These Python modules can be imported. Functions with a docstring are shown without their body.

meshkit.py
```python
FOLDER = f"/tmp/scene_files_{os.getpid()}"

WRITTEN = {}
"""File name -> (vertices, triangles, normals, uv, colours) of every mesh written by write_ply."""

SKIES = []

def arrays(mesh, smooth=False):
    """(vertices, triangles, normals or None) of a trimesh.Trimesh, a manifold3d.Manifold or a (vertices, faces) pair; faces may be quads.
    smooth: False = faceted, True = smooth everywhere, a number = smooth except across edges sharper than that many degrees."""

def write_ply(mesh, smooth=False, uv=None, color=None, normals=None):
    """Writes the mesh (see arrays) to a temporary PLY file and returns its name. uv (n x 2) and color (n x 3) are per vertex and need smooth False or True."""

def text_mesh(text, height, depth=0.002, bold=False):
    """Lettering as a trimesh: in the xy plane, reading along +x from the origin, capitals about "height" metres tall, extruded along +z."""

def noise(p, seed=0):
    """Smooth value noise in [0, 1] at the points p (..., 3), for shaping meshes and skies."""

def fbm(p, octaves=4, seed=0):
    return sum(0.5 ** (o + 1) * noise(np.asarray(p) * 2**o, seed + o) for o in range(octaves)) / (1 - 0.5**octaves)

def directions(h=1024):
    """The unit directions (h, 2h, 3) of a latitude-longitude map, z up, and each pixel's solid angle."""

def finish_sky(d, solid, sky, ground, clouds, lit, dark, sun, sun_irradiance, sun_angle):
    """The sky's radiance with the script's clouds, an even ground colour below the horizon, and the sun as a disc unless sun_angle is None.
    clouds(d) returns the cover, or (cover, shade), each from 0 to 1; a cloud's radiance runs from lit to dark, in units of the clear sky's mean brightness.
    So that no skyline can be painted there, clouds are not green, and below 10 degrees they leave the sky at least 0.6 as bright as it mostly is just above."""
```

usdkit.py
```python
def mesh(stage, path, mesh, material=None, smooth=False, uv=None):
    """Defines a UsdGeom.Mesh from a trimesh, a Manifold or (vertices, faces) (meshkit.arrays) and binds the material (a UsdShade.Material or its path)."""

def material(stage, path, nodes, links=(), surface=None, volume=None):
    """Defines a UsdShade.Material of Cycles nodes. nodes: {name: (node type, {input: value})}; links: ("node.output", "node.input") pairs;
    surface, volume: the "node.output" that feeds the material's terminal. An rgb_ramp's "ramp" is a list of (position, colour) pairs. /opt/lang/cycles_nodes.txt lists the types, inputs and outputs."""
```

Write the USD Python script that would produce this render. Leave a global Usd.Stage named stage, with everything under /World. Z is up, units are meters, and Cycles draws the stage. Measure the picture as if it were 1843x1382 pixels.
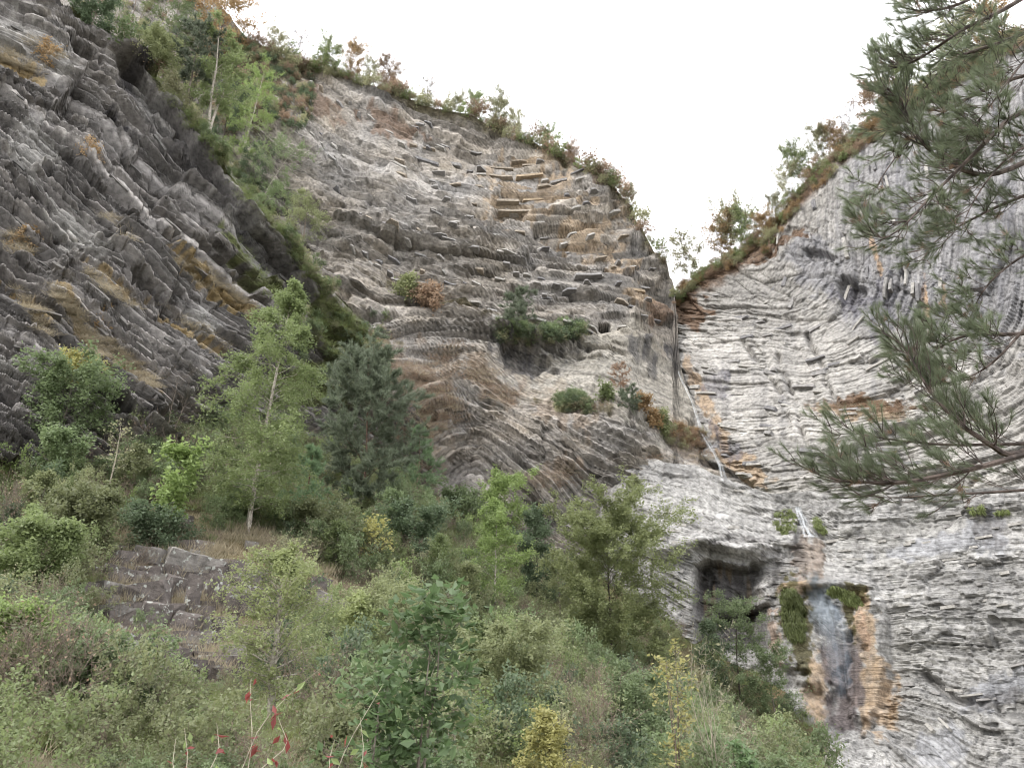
import math, random
import numpy as np
import trimesh, usdkit
from scipy.interpolate import RBFInterpolator, RegularGridInterpolator
from scipy.ndimage import map_coordinates, gaussian_filter
from scipy.sparse import coo_matrix, vstack as svstack
from scipy.sparse.linalg import spsolve
from pxr import Usd, UsdGeom, UsdLux, UsdShade, Sdf, Gf, Vt

stage = Usd.Stage.CreateInMemory()
UsdGeom.SetStageUpAxis(stage, 'Z')
UsdGeom.SetStageMetersPerUnit(stage, 1.0)
world = UsdGeom.Xform.Define(stage, '/World')
stage.SetDefaultPrim(world.GetPrim())
UsdGeom.Scope.Define(stage, '/World/Looks')

# ------------------------------------------------------------------ camera
EYE = np.array([0.0, 0.0, 1.7])
PITCH = math.radians(20.0)
FPX, W0, H0 = 1392.0, 1843.0, 1382.0      # focal length and size of the photograph in its own pixels
cam = UsdGeom.Camera.Define(stage, '/World/camera')
cam.CreateHorizontalApertureAttr(36.0)
cam.CreateVerticalApertureAttr(36.0 * H0 / W0)
cam.CreateFocalLengthAttr(36.0 * FPX / W0)
cam.CreateClippingRangeAttr(Gf.Vec2f(0.05, 5000))
xf = UsdGeom.Xformable(cam)
xf.AddTranslateOp().Set(Gf.Vec3d(*EYE))
xf.AddRotateXOp().Set(90 + 20.0)
cam.CreateExposureAttr(1.58)

# ------------------------------------------------------------------ sky and sun (bright overcast)
SUN_DIR = np.array([-0.62, -0.30, 0.72]); SUN_DIR /= np.linalg.norm(SUN_DIR)
sun_el, sun_rot = math.asin(SUN_DIR[2]), math.atan2(SUN_DIR[0], SUN_DIR[1])
usdkit.material(stage, '/World/Looks/sky_look', {
    'co': ('texture_coordinate', {}),
    'mp': ('mapping', {'scale': (1.0, 1.0, 2.2)}),
    'no': ('noise_texture', {'scale': 1.7, 'detail': 4.0, 'roughness': 0.5}),
    'rp': ('rgb_ramp', {'ramp': [(0.30, (13.0, 13.2, 13.6)), (0.70, (16.5, 16.5, 16.6))]}),
    'sk': ('sky_texture', {'sky_type': 'single_scattering', 'sun_disc': False, 'sun_elevation': sun_el, 'sun_rotation': sun_rot}),
    'mx': ('mix', {'mix_type': 'mix', 'fac': 0.94}),
    'bg': ('background_shader', {'strength': 0.06})},
    [('co.generated', 'mp.vector'), ('mp.vector', 'no.vector'), ('no.fac', 'rp.fac'), ('sk.color', 'mx.color1'), ('rp.color', 'mx.color2'),
     ('mx.color', 'bg.color')], surface='bg.background')
dome = UsdLux.DomeLight.Define(stage, '/World/sky')
UsdShade.MaterialBindingAPI.Apply(dome.GetPrim()).Bind(UsdShade.Material.Get(stage, '/World/Looks/sky_look'))
sun = UsdLux.DistantLight.Define(stage, '/World/sun')
sun.CreateNormalizeAttr(True)
sun.CreateIntensityAttr(0.30)
sun.CreateAngleAttr(14.0)
sun.CreateColorAttr(Gf.Vec3f(1.0, 0.96, 0.9))
q = trimesh.geometry.align_vectors([0, 0, 1], SUN_DIR)
UsdGeom.Xformable(sun).AddTransformOp().Set(Gf.Matrix4d(*q.T.ravel().tolist()))

# ------------------------------------------------------------------ small helpers
RIGHT, FWD, UP = np.array([1.0, 0, 0]), np.array([0, math.cos(PITCH), math.sin(PITCH)]), np.array([0, -math.sin(PITCH), math.cos(PITCH)])

def P(px, py, Y):
    """The point of the valley that lies Y metres ahead in the direction of a place in the photograph."""
    px, py, Y = np.asarray(px, float), np.asarray(py, float), np.asarray(Y, float)
    d = FWD + ((px - W0 / 2) / FPX)[..., None] * RIGHT + ((H0 / 2 - py) / FPX)[..., None] * UP
    return EYE + d * (Y / d[..., 1])[..., None]

def to_px(p):
    p = np.asarray(p, float) - EYE
    c = p @ FWD
    return W0 / 2 + FPX * (p @ RIGHT) / c, H0 / 2 - FPX * (p @ UP) / c

def hsh(*ks):
    h = np.uint64(0x9E3779B97F4A7C15)
    out = np.zeros(np.broadcast(*ks).shape, np.uint64)
    with np.errstate(over='ignore'):
        for k in ks:
            out = (out ^ (np.asarray(k).astype(np.int64).astype(np.uint64) + h)) * np.uint64(0xBF58476D1CE4E5B9)
            out ^= out >> np.uint64(29)
            out *= np.uint64(0x94D049BB133111EB)
            out ^= out >> np.uint64(32)
    return (out >> np.uint64(40)).astype(float) / float(1 << 24)

_tab = np.random.default_rng(7).random((512, 512))
def n2(x, y, seed=0):
    x, y = np.asarray(x, float) + seed * 37.31, np.asarray(y, float) + seed * 91.7
    i, j = np.floor(x).astype(int), np.floor(y).astype(int)
    a, b = x - i, y - j
    a, b = a * a * (3 - 2 * a), b * b * (3 - 2 * b)
    i0, i1, j0, j1 = i % 512, (i + 1) % 512, j % 512, (j + 1) % 512
    return (_tab[i0, j0] * (1 - a) + _tab[i1, j0] * a) * (1 - b) + (_tab[i0, j1] * (1 - a) + _tab[i1, j1] * a) * b

def fb(x, y, seed=0, oct=4, gain=0.5):
    s, t, amp = 0, 0, 1.0
    for o in range(oct):
        s = s + amp * n2(x * 2 ** o, y * 2 ** o, seed + o * 3); t += amp; amp *= gain
    return s / t

def smooth(e0, e1, x):
    t = np.clip((x - e0) / (e1 - e0), 0, 1)
    return t * t * (3 - 2 * t)

def tri(x):
    return np.abs((x % 1.0) * 2 - 1)

def blob(u, v, items, seed=0, rag=0.35, sc=18.0):
    """Soft ragged patches: items of (centre u, v, radius along, radius across, angle in degrees)."""
    out = np.zeros(np.shape(u))
    r = (fb(u / sc, v / sc, seed, 4) - 0.5) * 2 * rag * 2
    for (cu, cv, ru, rv, an) in items:
        a = math.radians(an); du, dv = u - cu, v - cv
        x, y = (du * math.cos(a) + dv * math.sin(a)) / ru, (-du * math.sin(a) + dv * math.cos(a)) / rv
        out = np.maximum(out, smooth(1.15, 0.75, np.sqrt(x * x + y * y) + r))
    return out

# ------------------------------------------------------------------ naming and tagging
_used = {}
def numbered(parent, name):
    k = (parent, name); n = _used.get(k, 0); _used[k] = n + 1
    return f'{parent}/{name}' if n == 0 else f'{parent}/{name}_{n:03d}'

def tag(prim, label=None, cat=None, group=None, kind=None):
    for k, x in (('label', label), ('category', cat), ('group', group), ('kind', kind)):
        if x: prim.SetCustomDataByKey(k, x)
    return prim

def obj(name, vf, mat, parent=None, smooth=False, albedo=None):
    path = numbered(str(parent.GetPath()) if parent else '/World', name)
    m = usdkit.mesh(stage, path, vf, '/World/Looks/' + mat, smooth)
    if albedo is not None:
        UsdGeom.PrimvarsAPI(m).CreatePrimvar('albedo', Sdf.ValueTypeNames.Color3fArray, 'vertex').Set(Vt.Vec3fArray.FromNumpy(albedo.astype(np.float32)))
    return m.GetPrim()

def thing(name, loc=(0, 0, 0), rz=0.0, sc=1.0):
    x = UsdGeom.Xform.Define(stage, numbered('/World', name))
    x.AddTranslateOp().Set(Gf.Vec3d(*[float(c) for c in loc]))
    x.AddRotateZOp().Set(float(rz))
    if np.ndim(sc): x.AddScaleOp().Set(Gf.Vec3f(*[float(c) for c in sc]))
    elif sc != 1.0: x.AddScaleOp().Set(Gf.Vec3f(sc, sc, sc))
    return x.GetPrim()

def copy_of(proto, name, loc, rz, sc):
    t = thing(name, loc, rz, sc)
    t.GetReferences().AddInternalReference(proto)
    t.SetInstanceable(True)
    return t

# ------------------------------------------------------------------ materials
def rock_material(name, n_scale=1.6, contrast=0.55, bump=0.25):
    usdkit.material(stage, '/World/Looks/' + name, {
        'g': ('geometry', {}), 'at': ('attribute', {'attribute': 'albedo'}),
        'n': ('noise_texture', {'scale': n_scale, 'detail': 6.0, 'roughness': 0.65}),
        'r': ('rgb_ramp', {'ramp': [(0.30, (1 - contrast,) * 3), (0.55, (1.0,) * 3), (0.75, (1 + contrast * 0.6,) * 3)]}),
        'm': ('mix', {'mix_type': 'multiply', 'fac': 1.0}),
        'n2': ('noise_texture', {'scale': n_scale * 4, 'detail': 5.0, 'roughness': 0.7}),
        'b': ('bump', {'strength': 0.6, 'distance': bump}),
        'p': ('principled_bsdf', {'roughness': 0.88, 'specular_ior_level': 0.25})},
        [('g.position', 'n.vector'), ('g.position', 'n2.vector'), ('n.fac', 'r.fac'), ('at.color', 'm.color1'), ('r.color', 'm.color2'),
         ('m.color', 'p.base_color'), ('n2.fac', 'b.height'), ('b.normal', 'p.normal')], surface='p.BSDF')

rock_material('cliff_rock', 1.6, 0.6, 0.35)

def plain_rock(name, c, n_scale=2.0, contrast=0.5):
    usdkit.material(stage, '/World/Looks/' + name, {
        'g': ('geometry', {}),
        'n': ('noise_texture', {'scale': n_scale, 'detail': 6.0, 'roughness': 0.65}),
        'r': ('rgb_ramp', {'ramp': [(0.30, tuple(x * (1 - contrast) for x in c)), (0.55, c), (0.75, tuple(min(x * (1 + contrast * 0.6), 0.9) for x in c))]}),
        'n2': ('noise_texture', {'scale': n_scale * 4, 'detail': 5.0, 'roughness': 0.7}),
        'b': ('bump', {'strength': 0.6, 'distance': 0.15}),
        'p': ('principled_bsdf', {'roughness': 0.88, 'specular_ior_level': 0.25})},
        [('g.position', 'n.vector'), ('g.position', 'n2.vector'), ('n.fac', 'r.fac'), ('r.color', 'p.base_color'), ('n2.fac', 'b.height'), ('b.normal', 'p.normal')], surface='p.BSDF')

# ------------------------------------------------------------------ the bedding of the rock
class Bedding:
    """Scalar fields over the face of a cliff: S counts the beds downwards, T runs along them (in photograph pixels).
    Solved from a handful of (u, v, dip in degrees, bed thickness in pixels)."""
    def __init__(self, pts, box, cell=12.0, sharp=2.2):
        u0, v0, u1, v1 = box
        gu, gv = np.arange(u0, u1 + cell, cell), np.arange(v0, v1 + cell, cell)
        U, V = np.meshgrid(gu, gv)
        pts = np.array(pts, float)
        w = 0; cs = np.zeros(U.shape); sn = np.zeros(U.shape); th = np.zeros(U.shape)
        for (a, b, dip, t) in pts:
            k = 1 / (((U - a) ** 2 + (V - b) ** 2) + 30.0 ** 2) ** (sharp / 1.4)
            cs += k * math.cos(math.radians(dip)); sn += k * math.sin(math.radians(dip)); th += k * t; w = w + k
        L = np.hypot(cs, sn) + 1e-12; cs /= L; sn /= L; th /= w
        self.cs, self.sn = cs, sn
        self.gu, self.gv = gu, gv
        self.S = self.solve(-sn / th * cell, cs / th * cell)
        self.T = self.solve(cs * cell, sn * cell)
    def solve(self, gx, gy):
        h, w = gx.shape; idx = np.arange(h * w).reshape(h, w)
        def diff(a, b, rhs):
            n = a.size; r = np.arange(n)
            return coo_matrix((np.r_[np.ones(n), -np.ones(n)], (np.r_[r, r], np.r_[a.ravel(), b.ravel()])), (n, h * w)), rhs.ravel()
        A1, b1 = diff(idx[:, 1:], idx[:, :-1], (gx[:, 1:] + gx[:, :-1]) / 2)
        A2, b2 = diff(idx[1:], idx[:-1], (gy[1:] + gy[:-1]) / 2)
        A = svstack([A1, A2]).tocsr(); b = np.r_[b1, b2]
        N = (A.T @ A).tolil(); N[0, 0] += 1e-3
        return spsolve(N.tocsc(), A.T @ b).reshape(h, w)
    def at(self, g, u, v):
        c = [(v - self.gv[0]) / (self.gv[1] - self.gv[0]), (u - self.gu[0]) / (self.gu[1] - self.gu[0])]
        return map_coordinates(g, c, order=3, mode='nearest')

def layers(S, T, seed, A, rag=1.0, px=10.0, bl=(2.5, 9.0), fault=130.0, shift=1.3, uneven=1.5, joint=0.6):
    """Outward relief in metres (and the bed number) of a pile of broken beds. A: bed step, block step, block tilt, ledge group, groove, lean.
    Thick hard beds break along joints into flat-faced blocks that tilt to one side and the other; thin soft packs between them are set back."""
    # old breaks offset the beds against each other
    cu = np.floor((T + 70 * (fb(T / 60.0, S * px / 60.0, seed + 20, 3) - 0.5)) / fault + 3.7 * hsh(np.floor(S * px / 170.0), seed + 21))
    cv = np.floor((S * px + 50 * (fb(T / 50.0, S * px / 50.0, seed + 23, 3) - 0.5)) / (fault * 0.55))
    S = S + (hsh(cu, cv, seed + 24) - 0.5) * shift
    rag = rag * (0.45 + 0.95 * hsh(cu, cv, seed + 25))
    S = S + uneven * (n2(S * 0.27, S * 0 + 1.5, seed) - 0.5) * 2
    i = np.floor(S); f = S - i
    wob = T + 10 * (n2(T / 70.0, S * 0.25, seed + 5) - 0.5)
    band = np.floor(T / 260.0 + 9 * hsh(i, seed + 2))
    L = px * (bl[0] + bl[1] * hsh(i, band, seed + 1) ** 2)
    tw = wob / L + hsh(i, seed + 2) * 9
    j = np.floor(tw); jf = tw - j
    hard = hsh(i, seed + 14)
    d = A[0] * (hard ** 1.3 - 0.45) + A[1] * (hsh(i, j, seed + 4) - 0.5)
    sgn = (j % 2) * 2 - 1
    d = d + A[2] * sgn * (jf - 0.5) * (0.25 + 1.3 * hsh(np.floor(i / 2), np.floor(T / 140.0), seed + 8))
    G = S / 5.3 + 0.5 * n2(T / 190.0, S * 0.1, seed + 9)
    gg = np.floor(G)
    d = d + A[3] * (hsh(gg, np.floor(T / 260.0 + hsh(gg, seed + 12) * 5), seed + 10) - 0.5)
    gap = np.exp(-((f - 0.06) / 0.08) ** 2) * (0.3 + 0.7 * hsh(i, seed + 11))
    d = d - A[4] * gap + A[5] * (0.5 - f) * (0.4 + 1.2 * hsh(i, j, seed + 15))
    d = d - joint * A[4] * np.exp(-((jf - 0.03) * L / 1.8) ** 2) * (hsh(i, j, seed + 16) > 0.4)
    return d * rag, i, j, f

def facets(T, Q, cell, seed, stretch=1.7):
    """Fractured rock: flat broken faces, each at its own depth and tilt, with an open crack along their edges. Returns relief, a tone per face, and the crack."""
    x, y = T / (cell * stretch), Q / cell
    x = x + 0.25 * (fb(T / cell * 1.3, Q / cell * 1.3, seed, 2) - 0.5); y = y + 0.25 * (fb(T / cell * 1.3, Q / cell * 1.3, seed + 5, 2) - 0.5)
    i, j = np.floor(x), np.floor(y)
    d1 = np.full(x.shape, 9.0); d2 = np.full(x.shape, 9.0)
    val, tone = np.zeros(x.shape), np.zeros(x.shape)
    for a in (-1, 0, 1):
        for b in (-1, 0, 1):
            ci, cj = i + a, j + b
            dx, dy = x - (ci + 0.1 + 0.8 * hsh(ci, cj, seed + 1)), y - (cj + 0.1 + 0.8 * hsh(ci, cj, seed + 2))
            r = np.abs(dx) + np.abs(dy)
            near = r < d1
            d2 = np.where(near, d1, np.minimum(d2, r))
            val = np.where(near, (hsh(ci, cj, seed + 3) - 0.5) + dx * 1.3 * (hsh(ci, cj, seed + 4) - 0.5) + dy * 1.6 * (hsh(ci, cj, seed + 6) - 0.65), val)
            tone = np.where(near, hsh(ci, cj, seed + 7), tone)
            d1 = np.where(near, r, d1)
    return val, tone, np.exp(-((d2 - d1) / 0.07) ** 2)

class Face:
    """The smooth body of a cliff: a depth field solved from (u, v, metres ahead)."""
    def __init__(self, ctrl, box, smoothing=1.0, cell=10.0):
        c = np.array(ctrl, float)
        u0, v0, u1, v1 = box
        self.gu, self.gv = np.arange(u0, u1 + cell, cell), np.arange(v0, v1 + cell, cell)
        U, V = np.meshgrid(self.gu, self.gv)
        rb = RBFInterpolator(c[:, :2] / 100.0, c[:, 2], kernel='thin_plate_spline', smoothing=smoothing)
        self.Y = rb(np.stack([U.ravel(), V.ravel()], 1) / 100.0).reshape(U.shape)
        self.cell = cell
        p = P(U, V, self.Y)
        n = np.cross(np.gradient(p, axis=1), np.gradient(p, axis=0))
        n /= np.linalg.norm(n, axis=-1, keepdims=True)
        n *= np.where((n * (EYE - p)).sum(-1) < 0, -1, 1)[..., None]
        tow = EYE - p; tow[..., 2] = 0; tow /= np.linalg.norm(tow, axis=-1, keepdims=True)
        n = n * 0.75 + tow * 0.5
        n[..., 2] *= 0.6
        n = np.stack([gaussian_filter(n[..., k], 4) for k in range(3)], -1)
        self.N = n / np.linalg.norm(n, axis=-1, keepdims=True)
    def c(self, u, v):
        return [(v - self.gv[0]) / self.cell, (u - self.gu[0]) / self.cell]
    def depth(self, u, v):
        return map_coordinates(self.Y, self.c(np.asarray(u, float), np.asarray(v, float)), order=3, mode='nearest')
    def normal(self, u, v):
        u, v = np.asarray(u, float), np.asarray(v, float)
        n = np.stack([map_coordinates(self.N[..., k], self.c(u, v), order=1, mode='nearest') for k in range(3)], -1)
        return n / np.linalg.norm(n, axis=-1, keepdims=True)
    def point(self, u, v, out=0.0):
        u, v = np.asarray(u, float), np.asarray(v, float)
        return P(u, v, self.depth(u, v)) + self.normal(u, v) * np.asarray(out, float)[..., None]

def curve(pts):
    p = np.array(pts, float)
    return lambda u: np.interp(u, p[:, 0], p[:, 1])

def grid_faces(h, w):
    a = np.arange(h * w).reshape(h, w)
    q = np.stack([a[:-1, :-1], a[1:, :-1], a[1:, 1:], a[:-1, 1:]], -1).reshape(-1, 4)
    return np.vstack([q[:, [0, 1, 2]], q[:, [0, 2, 3]]])

def build_cliff(name, face, ridge, base, u0, u1, step, relief, back=60.0, rise=0.25, parent=None, seen=None, soft=0.5):
    us = np.arange(u0, u1 + step, step)
    r, b = ridge(us), base(us)
    rows = int(np.ceil((b - r).max() / step)) + 1
    t = np.linspace(0, 1, rows)[:, None]
    U = np.broadcast_to(us, (rows, len(us))).copy(); V = r + (b - r) * t
    d, alb = relief(U, V, (V - r) / 1.0)
    if np.ndim(soft): d = d * smooth(-14, 16, V - r)
    d = gaussian_filter(d, soft)          # weathered edges
    p = P(U, V, face.depth(U, V)) + face.normal(U, V) * d[..., None]
    # beyond the rim the ground runs back and away
    tow = p[0] - EYE; tow[:, 2] = 0; tow /= np.linalg.norm(tow, axis=1, keepdims=True)
    extra, ea = [], []
    for s in (1.0, 0.6, 0.3, 0.12, 0.04):
        e = p[0] + tow * back * s
        e[:, 2] += back * s * rise + (fb(us / 40.0, us * 0 + s * 9, 5) - 0.5) * 2.0 * min(1, s * 8)
        extra.append(e); ea.append(np.broadcast_to(np.array([0.10, 0.10, 0.05]), e.shape))
    p = np.concatenate([np.stack(extra), p]); alb = np.concatenate([np.stack(ea), alb])
    h, w = p.shape[:2]
    f = grid_faces(h, w)
    keep = np.concatenate([np.ones((5, w), bool), seen(U, V)]).ravel() if seen else np.ones(h * w, bool)
    f = f[keep[f].all(1)]
    used = np.zeros(h * w, bool); used[f.ravel()] = True
    new = np.cumsum(used) - 1
    return obj(name, (p.reshape(-1, 3)[used], new[f]), 'cliff_rock', parent, albedo=alb.reshape(-1, 3)[used]), (U, V, p[5:])
# ================================================================== the cliffs
STEP = 2.15

# ---------- main cliff (centre)
M_face = Face([(0, -300, 215), (0, 200, 170), (200, -120, 190), (380, 100, 156), (380, 500, 125), (480, 90, 166), (620, 140, 166), (620, 400, 132), (620, 650, 110), (700, 900, 100), (850, 205, 166),
    (850, 400, 142), (850, 560, 127), (850, 640, 121), (850, 700, 112), (900, 900, 103), (1000, 275, 160), (1000, 450, 140), (1000, 600, 127), (1050, 700, 119), (1050, 750, 112), (1060, 900, 104),
    (1110, 335, 156), (1150, 450, 147), (1205, 500, 148), (1215, 600, 137), (1150, 600, 129), (1180, 700, 121), (1240, 700, 124), (1120, 715, 116), (1150, 745, 111),
    (1210, 770, 116), (1280, 830, 114), (1150, 830, 106), (1330, 900, 111), (1330, 1000, 105), (200, 700, 110)], (0, -420, 1360, 1080), 0.02)
M_bed = Bedding([(300, 100, 45, 13), (470, 150, 45, 12), (560, 200, 42, 11), (700, 330, 24, 11), (600, 400, 42, 11), (620, 560, 40, 12), (750, 480, 28, 10), (850, 430, 14, 10), (900, 300, 4, 10),
    (780, 230, 18, 10), (1000, 330, -8, 11), (1050, 420, -12, 10), (1100, 470, -6, 10), (1000, 540, 8, 11), (880, 520, 14, 10), (1100, 600, 10, 10), (800, 570, 25, 11),
    (700, 560, 33, 12), (960, 620, 16, 9), (1150, 650, 22, 9), (900, 640, 26, 8), (1000, 700, 18, 8), (720, 650, -25, 9), (800, 640, -12, 8), (860, 665, 22, 8), (750, 720, -42, 8),
    (840, 700, -6, 7), (800, 800, -68, 9), (830, 760, -50, 7), (875, 720, 15, 7), (905, 850, 74, 9), (900, 780, 62, 8), (960, 780, 30, 8), (1010, 800, 12, 8), (1080, 850, 2, 8), (1150, 790, 16, 8),
    (960, 900, 72, 9), (1020, 900, 70, 10), (1170, 870, 5, 7), (760, 880, 20, 9), (700, 800, -40, 9), (1240, 740, 40, 10), (1190, 540, 12, 11)], (0, -420, 1360, 1080))
M_ridge = curve([(0, -380), (180, -170), (300, -90), (380, -10), (440, 70), (470, 92), (540, 118), (620, 137), (700, 162), (760, 187), (850, 207), (930, 243), (1000, 278), (1060, 303), (1110, 338), (1140, 372),
    (1152, 407), (1180, 450), (1200, 474), (1212, 505), (1216, 560), (1222, 640), (1232, 690), (1262, 742), (1290, 822), (1340, 880), (1400, 900)])
M_base = curve([(0, 300), (180, 500), (380, 820), (700, 935), (900, 990), (1040, 1050), (1360, 1050)])

def M_relief(u, v, below):
    S, T = M_bed.at(M_bed.S, u, v), M_bed.at(M_bed.T, u, v)
    S = S + 0.8 * (fb(u / 90, v / 90, 3) - 0.5)
    smoothm = np.clip(blob(u, v, [(1150, 690, 120, 70, 30), (1010, 690, 110, 36, 15), (1040, 505, 100, 12, 5), (1215, 790, 70, 50, 40), (740, 545, 90, 22, 25)], 11), 0, 1)
    rag = 1.0 - 0.72 * smoothm
    amp = np.where(v > 640, 0.75, 1.0)
    d, i, j, f = layers(S, T, 21, (1.5, 0.6, 1.1, 2.4, 0.9, 1.6), rag * amp, 10.0, (4.0, 12.0), 150.0, 1.0, 1.8, 0.2)
    d2, i2, _, f2 = layers(S * 1.6, T, 22, (0.75, 0.15, 0.15, 0, 0.6, 0.5), 0.45 + 0.65 * rag, 8.0, (6.0, 20.0), 170.0, 0.8, 1.6, 0.0)
    big = (fb(u / 150, v / 130, 31, 2) - 0.5) * 7
    d = d + d2 + big * smooth(0, 60, below)
    v1, t1, k1 = facets(T, S * 11, 50.0, 401, 2.4)
    v2, t2, k2 = facets(T + 7, S * 11 + 3, 18.0, 441, 2.2)
    d = d + (0.35 + 0.65 * rag) * np.where(v > 650, 0.5, 1.0) * (1.8 * v1 + 1.0 * v2 - 0.35 * k2 - 0.5 * k1)
    tone = (0.86 + 0.28 * t1) * (0.9 + 0.2 * t2) * (1 - 0.25 * k2)
    d = d + 3.6 * np.exp(-((v - (605 + 0.05 * (u - 930) + 16 * np.sin((u - 900) / 60))) / 16) ** 2) * smooth(860, 900, u) * smooth(1060, 1030, u)
    d = d - 2.6 * blob(u, v, [(945, 640, 52, 22, 18), (1005, 630, 42, 16, 5)], 5, 0.3, 30)
    d = d * (1 - np.exp(-(((u - 1088) / 26) ** 2 + ((v - 592) / 20) ** 2) ** 2))
    hole = (np.abs(u - 1088) < 8.5) * (np.abs(v - 590 - 0.6 * np.sin(u)) < 7.5)
    d = np.where(hole, -6.0, d)
    # colour of the rock and its stains, with some shade painted in
    g = 0.27 * (0.66 + 0.68 * hsh(i, 5)) * (0.8 + 0.4 * hsh(i2, 6)) * (0.75 + 0.5 * fb(u / 30, v / 30, 8)) * tone
    warm = np.clip(fb(u / 70, v / 40, 14) * 1.5 - 0.25, 0, 1)
    alb = g[..., None] * (np.array([1.03, 0.985, 0.955]) * (1 - warm)[..., None] + np.array([1.10, 0.97, 0.82]) * warm[..., None])
    och = blob(u, v, [(955, 330, 75, 70, 10), (1060, 400, 60, 50, -20), (1110, 450, 50, 20, 30), (1150, 530, 30, 25, 45), (1120, 480, 25, 12, 10)], 2, 0.5, 14) * (hsh(i, np.floor(T / 60), 9) > 0.30)
    alb = mixc(alb, (0.38, 0.28, 0.18), och * 0.6)
    red = blob(u, v, [(700, 215, 60, 16, 25), (560, 175, 50, 20, 30), (1190, 560, 20, 30, 80), (1050, 300, 60, 14, 30)], 4, 0.5, 14)
    alb = mixc(alb, (0.20, 0.13, 0.09), red * 0.7)
    scree = blob(u, v, [(740, 720, 90, 75, 30), (720, 820, 60, 60, 10), (880, 690, 60, 25, 35), (1000, 725, 70, 40, 35), (1000, 850, 20, 50, 70), (1240, 790, 60, 26, 38)], 6, 0.5, 16)
    alb = mixc(alb, (0.27, 0.20, 0.14), scree * 0.5)
    pale = blob(u, v, [(1150, 690, 130, 75, 30), (1030, 690, 110, 45, 15), (1050, 640, 110, 40, 10), (1110, 620, 60, 40, 0)], 9)
    alb = mixc(alb, (0.40, 0.38, 0.335), pale * 0.5)
    dark = blob(u, v, [(1000, 625, 45, 24, 0), (940, 640, 55, 22, 25), (1165, 650, 14, 40, -30), (1140, 640, 10, 32, -20), (1215, 640, 26, 14, 60)], 7, 0.5, 10) * (0.4 + 0.6 * n2(u / 4.0, v / 30, 4))  # dark streak stains, and the overhang shadow painted in below the ledge
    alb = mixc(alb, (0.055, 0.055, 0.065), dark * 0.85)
    veg = np.maximum(smooth(20, 2, below + 16 * (fb(u / 14, v / 14, 17) - 0.5)) * smooth(1215, 1190, u), blob(u, v, [(440, 150, 90, 90, 40), (1040, 728, 60, 14, 15), (780, 530, 90, 9, 20), (650, 600, 70, 24, 40)], 15, 0.55, 12))
    alb = mixc(alb, (0.105, 0.09, 0.05), veg * 0.85)
    cr = np.exp(-((f - 0.08) / 0.11) ** 2)
    alb = alb * ((1 - 0.5 * cr) * (1 - 0.3 * np.exp(-((f2 - 0.08) / 0.14) ** 2)))[..., None]
    alb = np.where(hole[..., None], 0.03, alb)  # darkness inside the hole painted into its colour
    return d, alb

def mixc(a, c, m):
    return a * (1 - m[..., None]) + np.array(c) * m[..., None]

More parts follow.
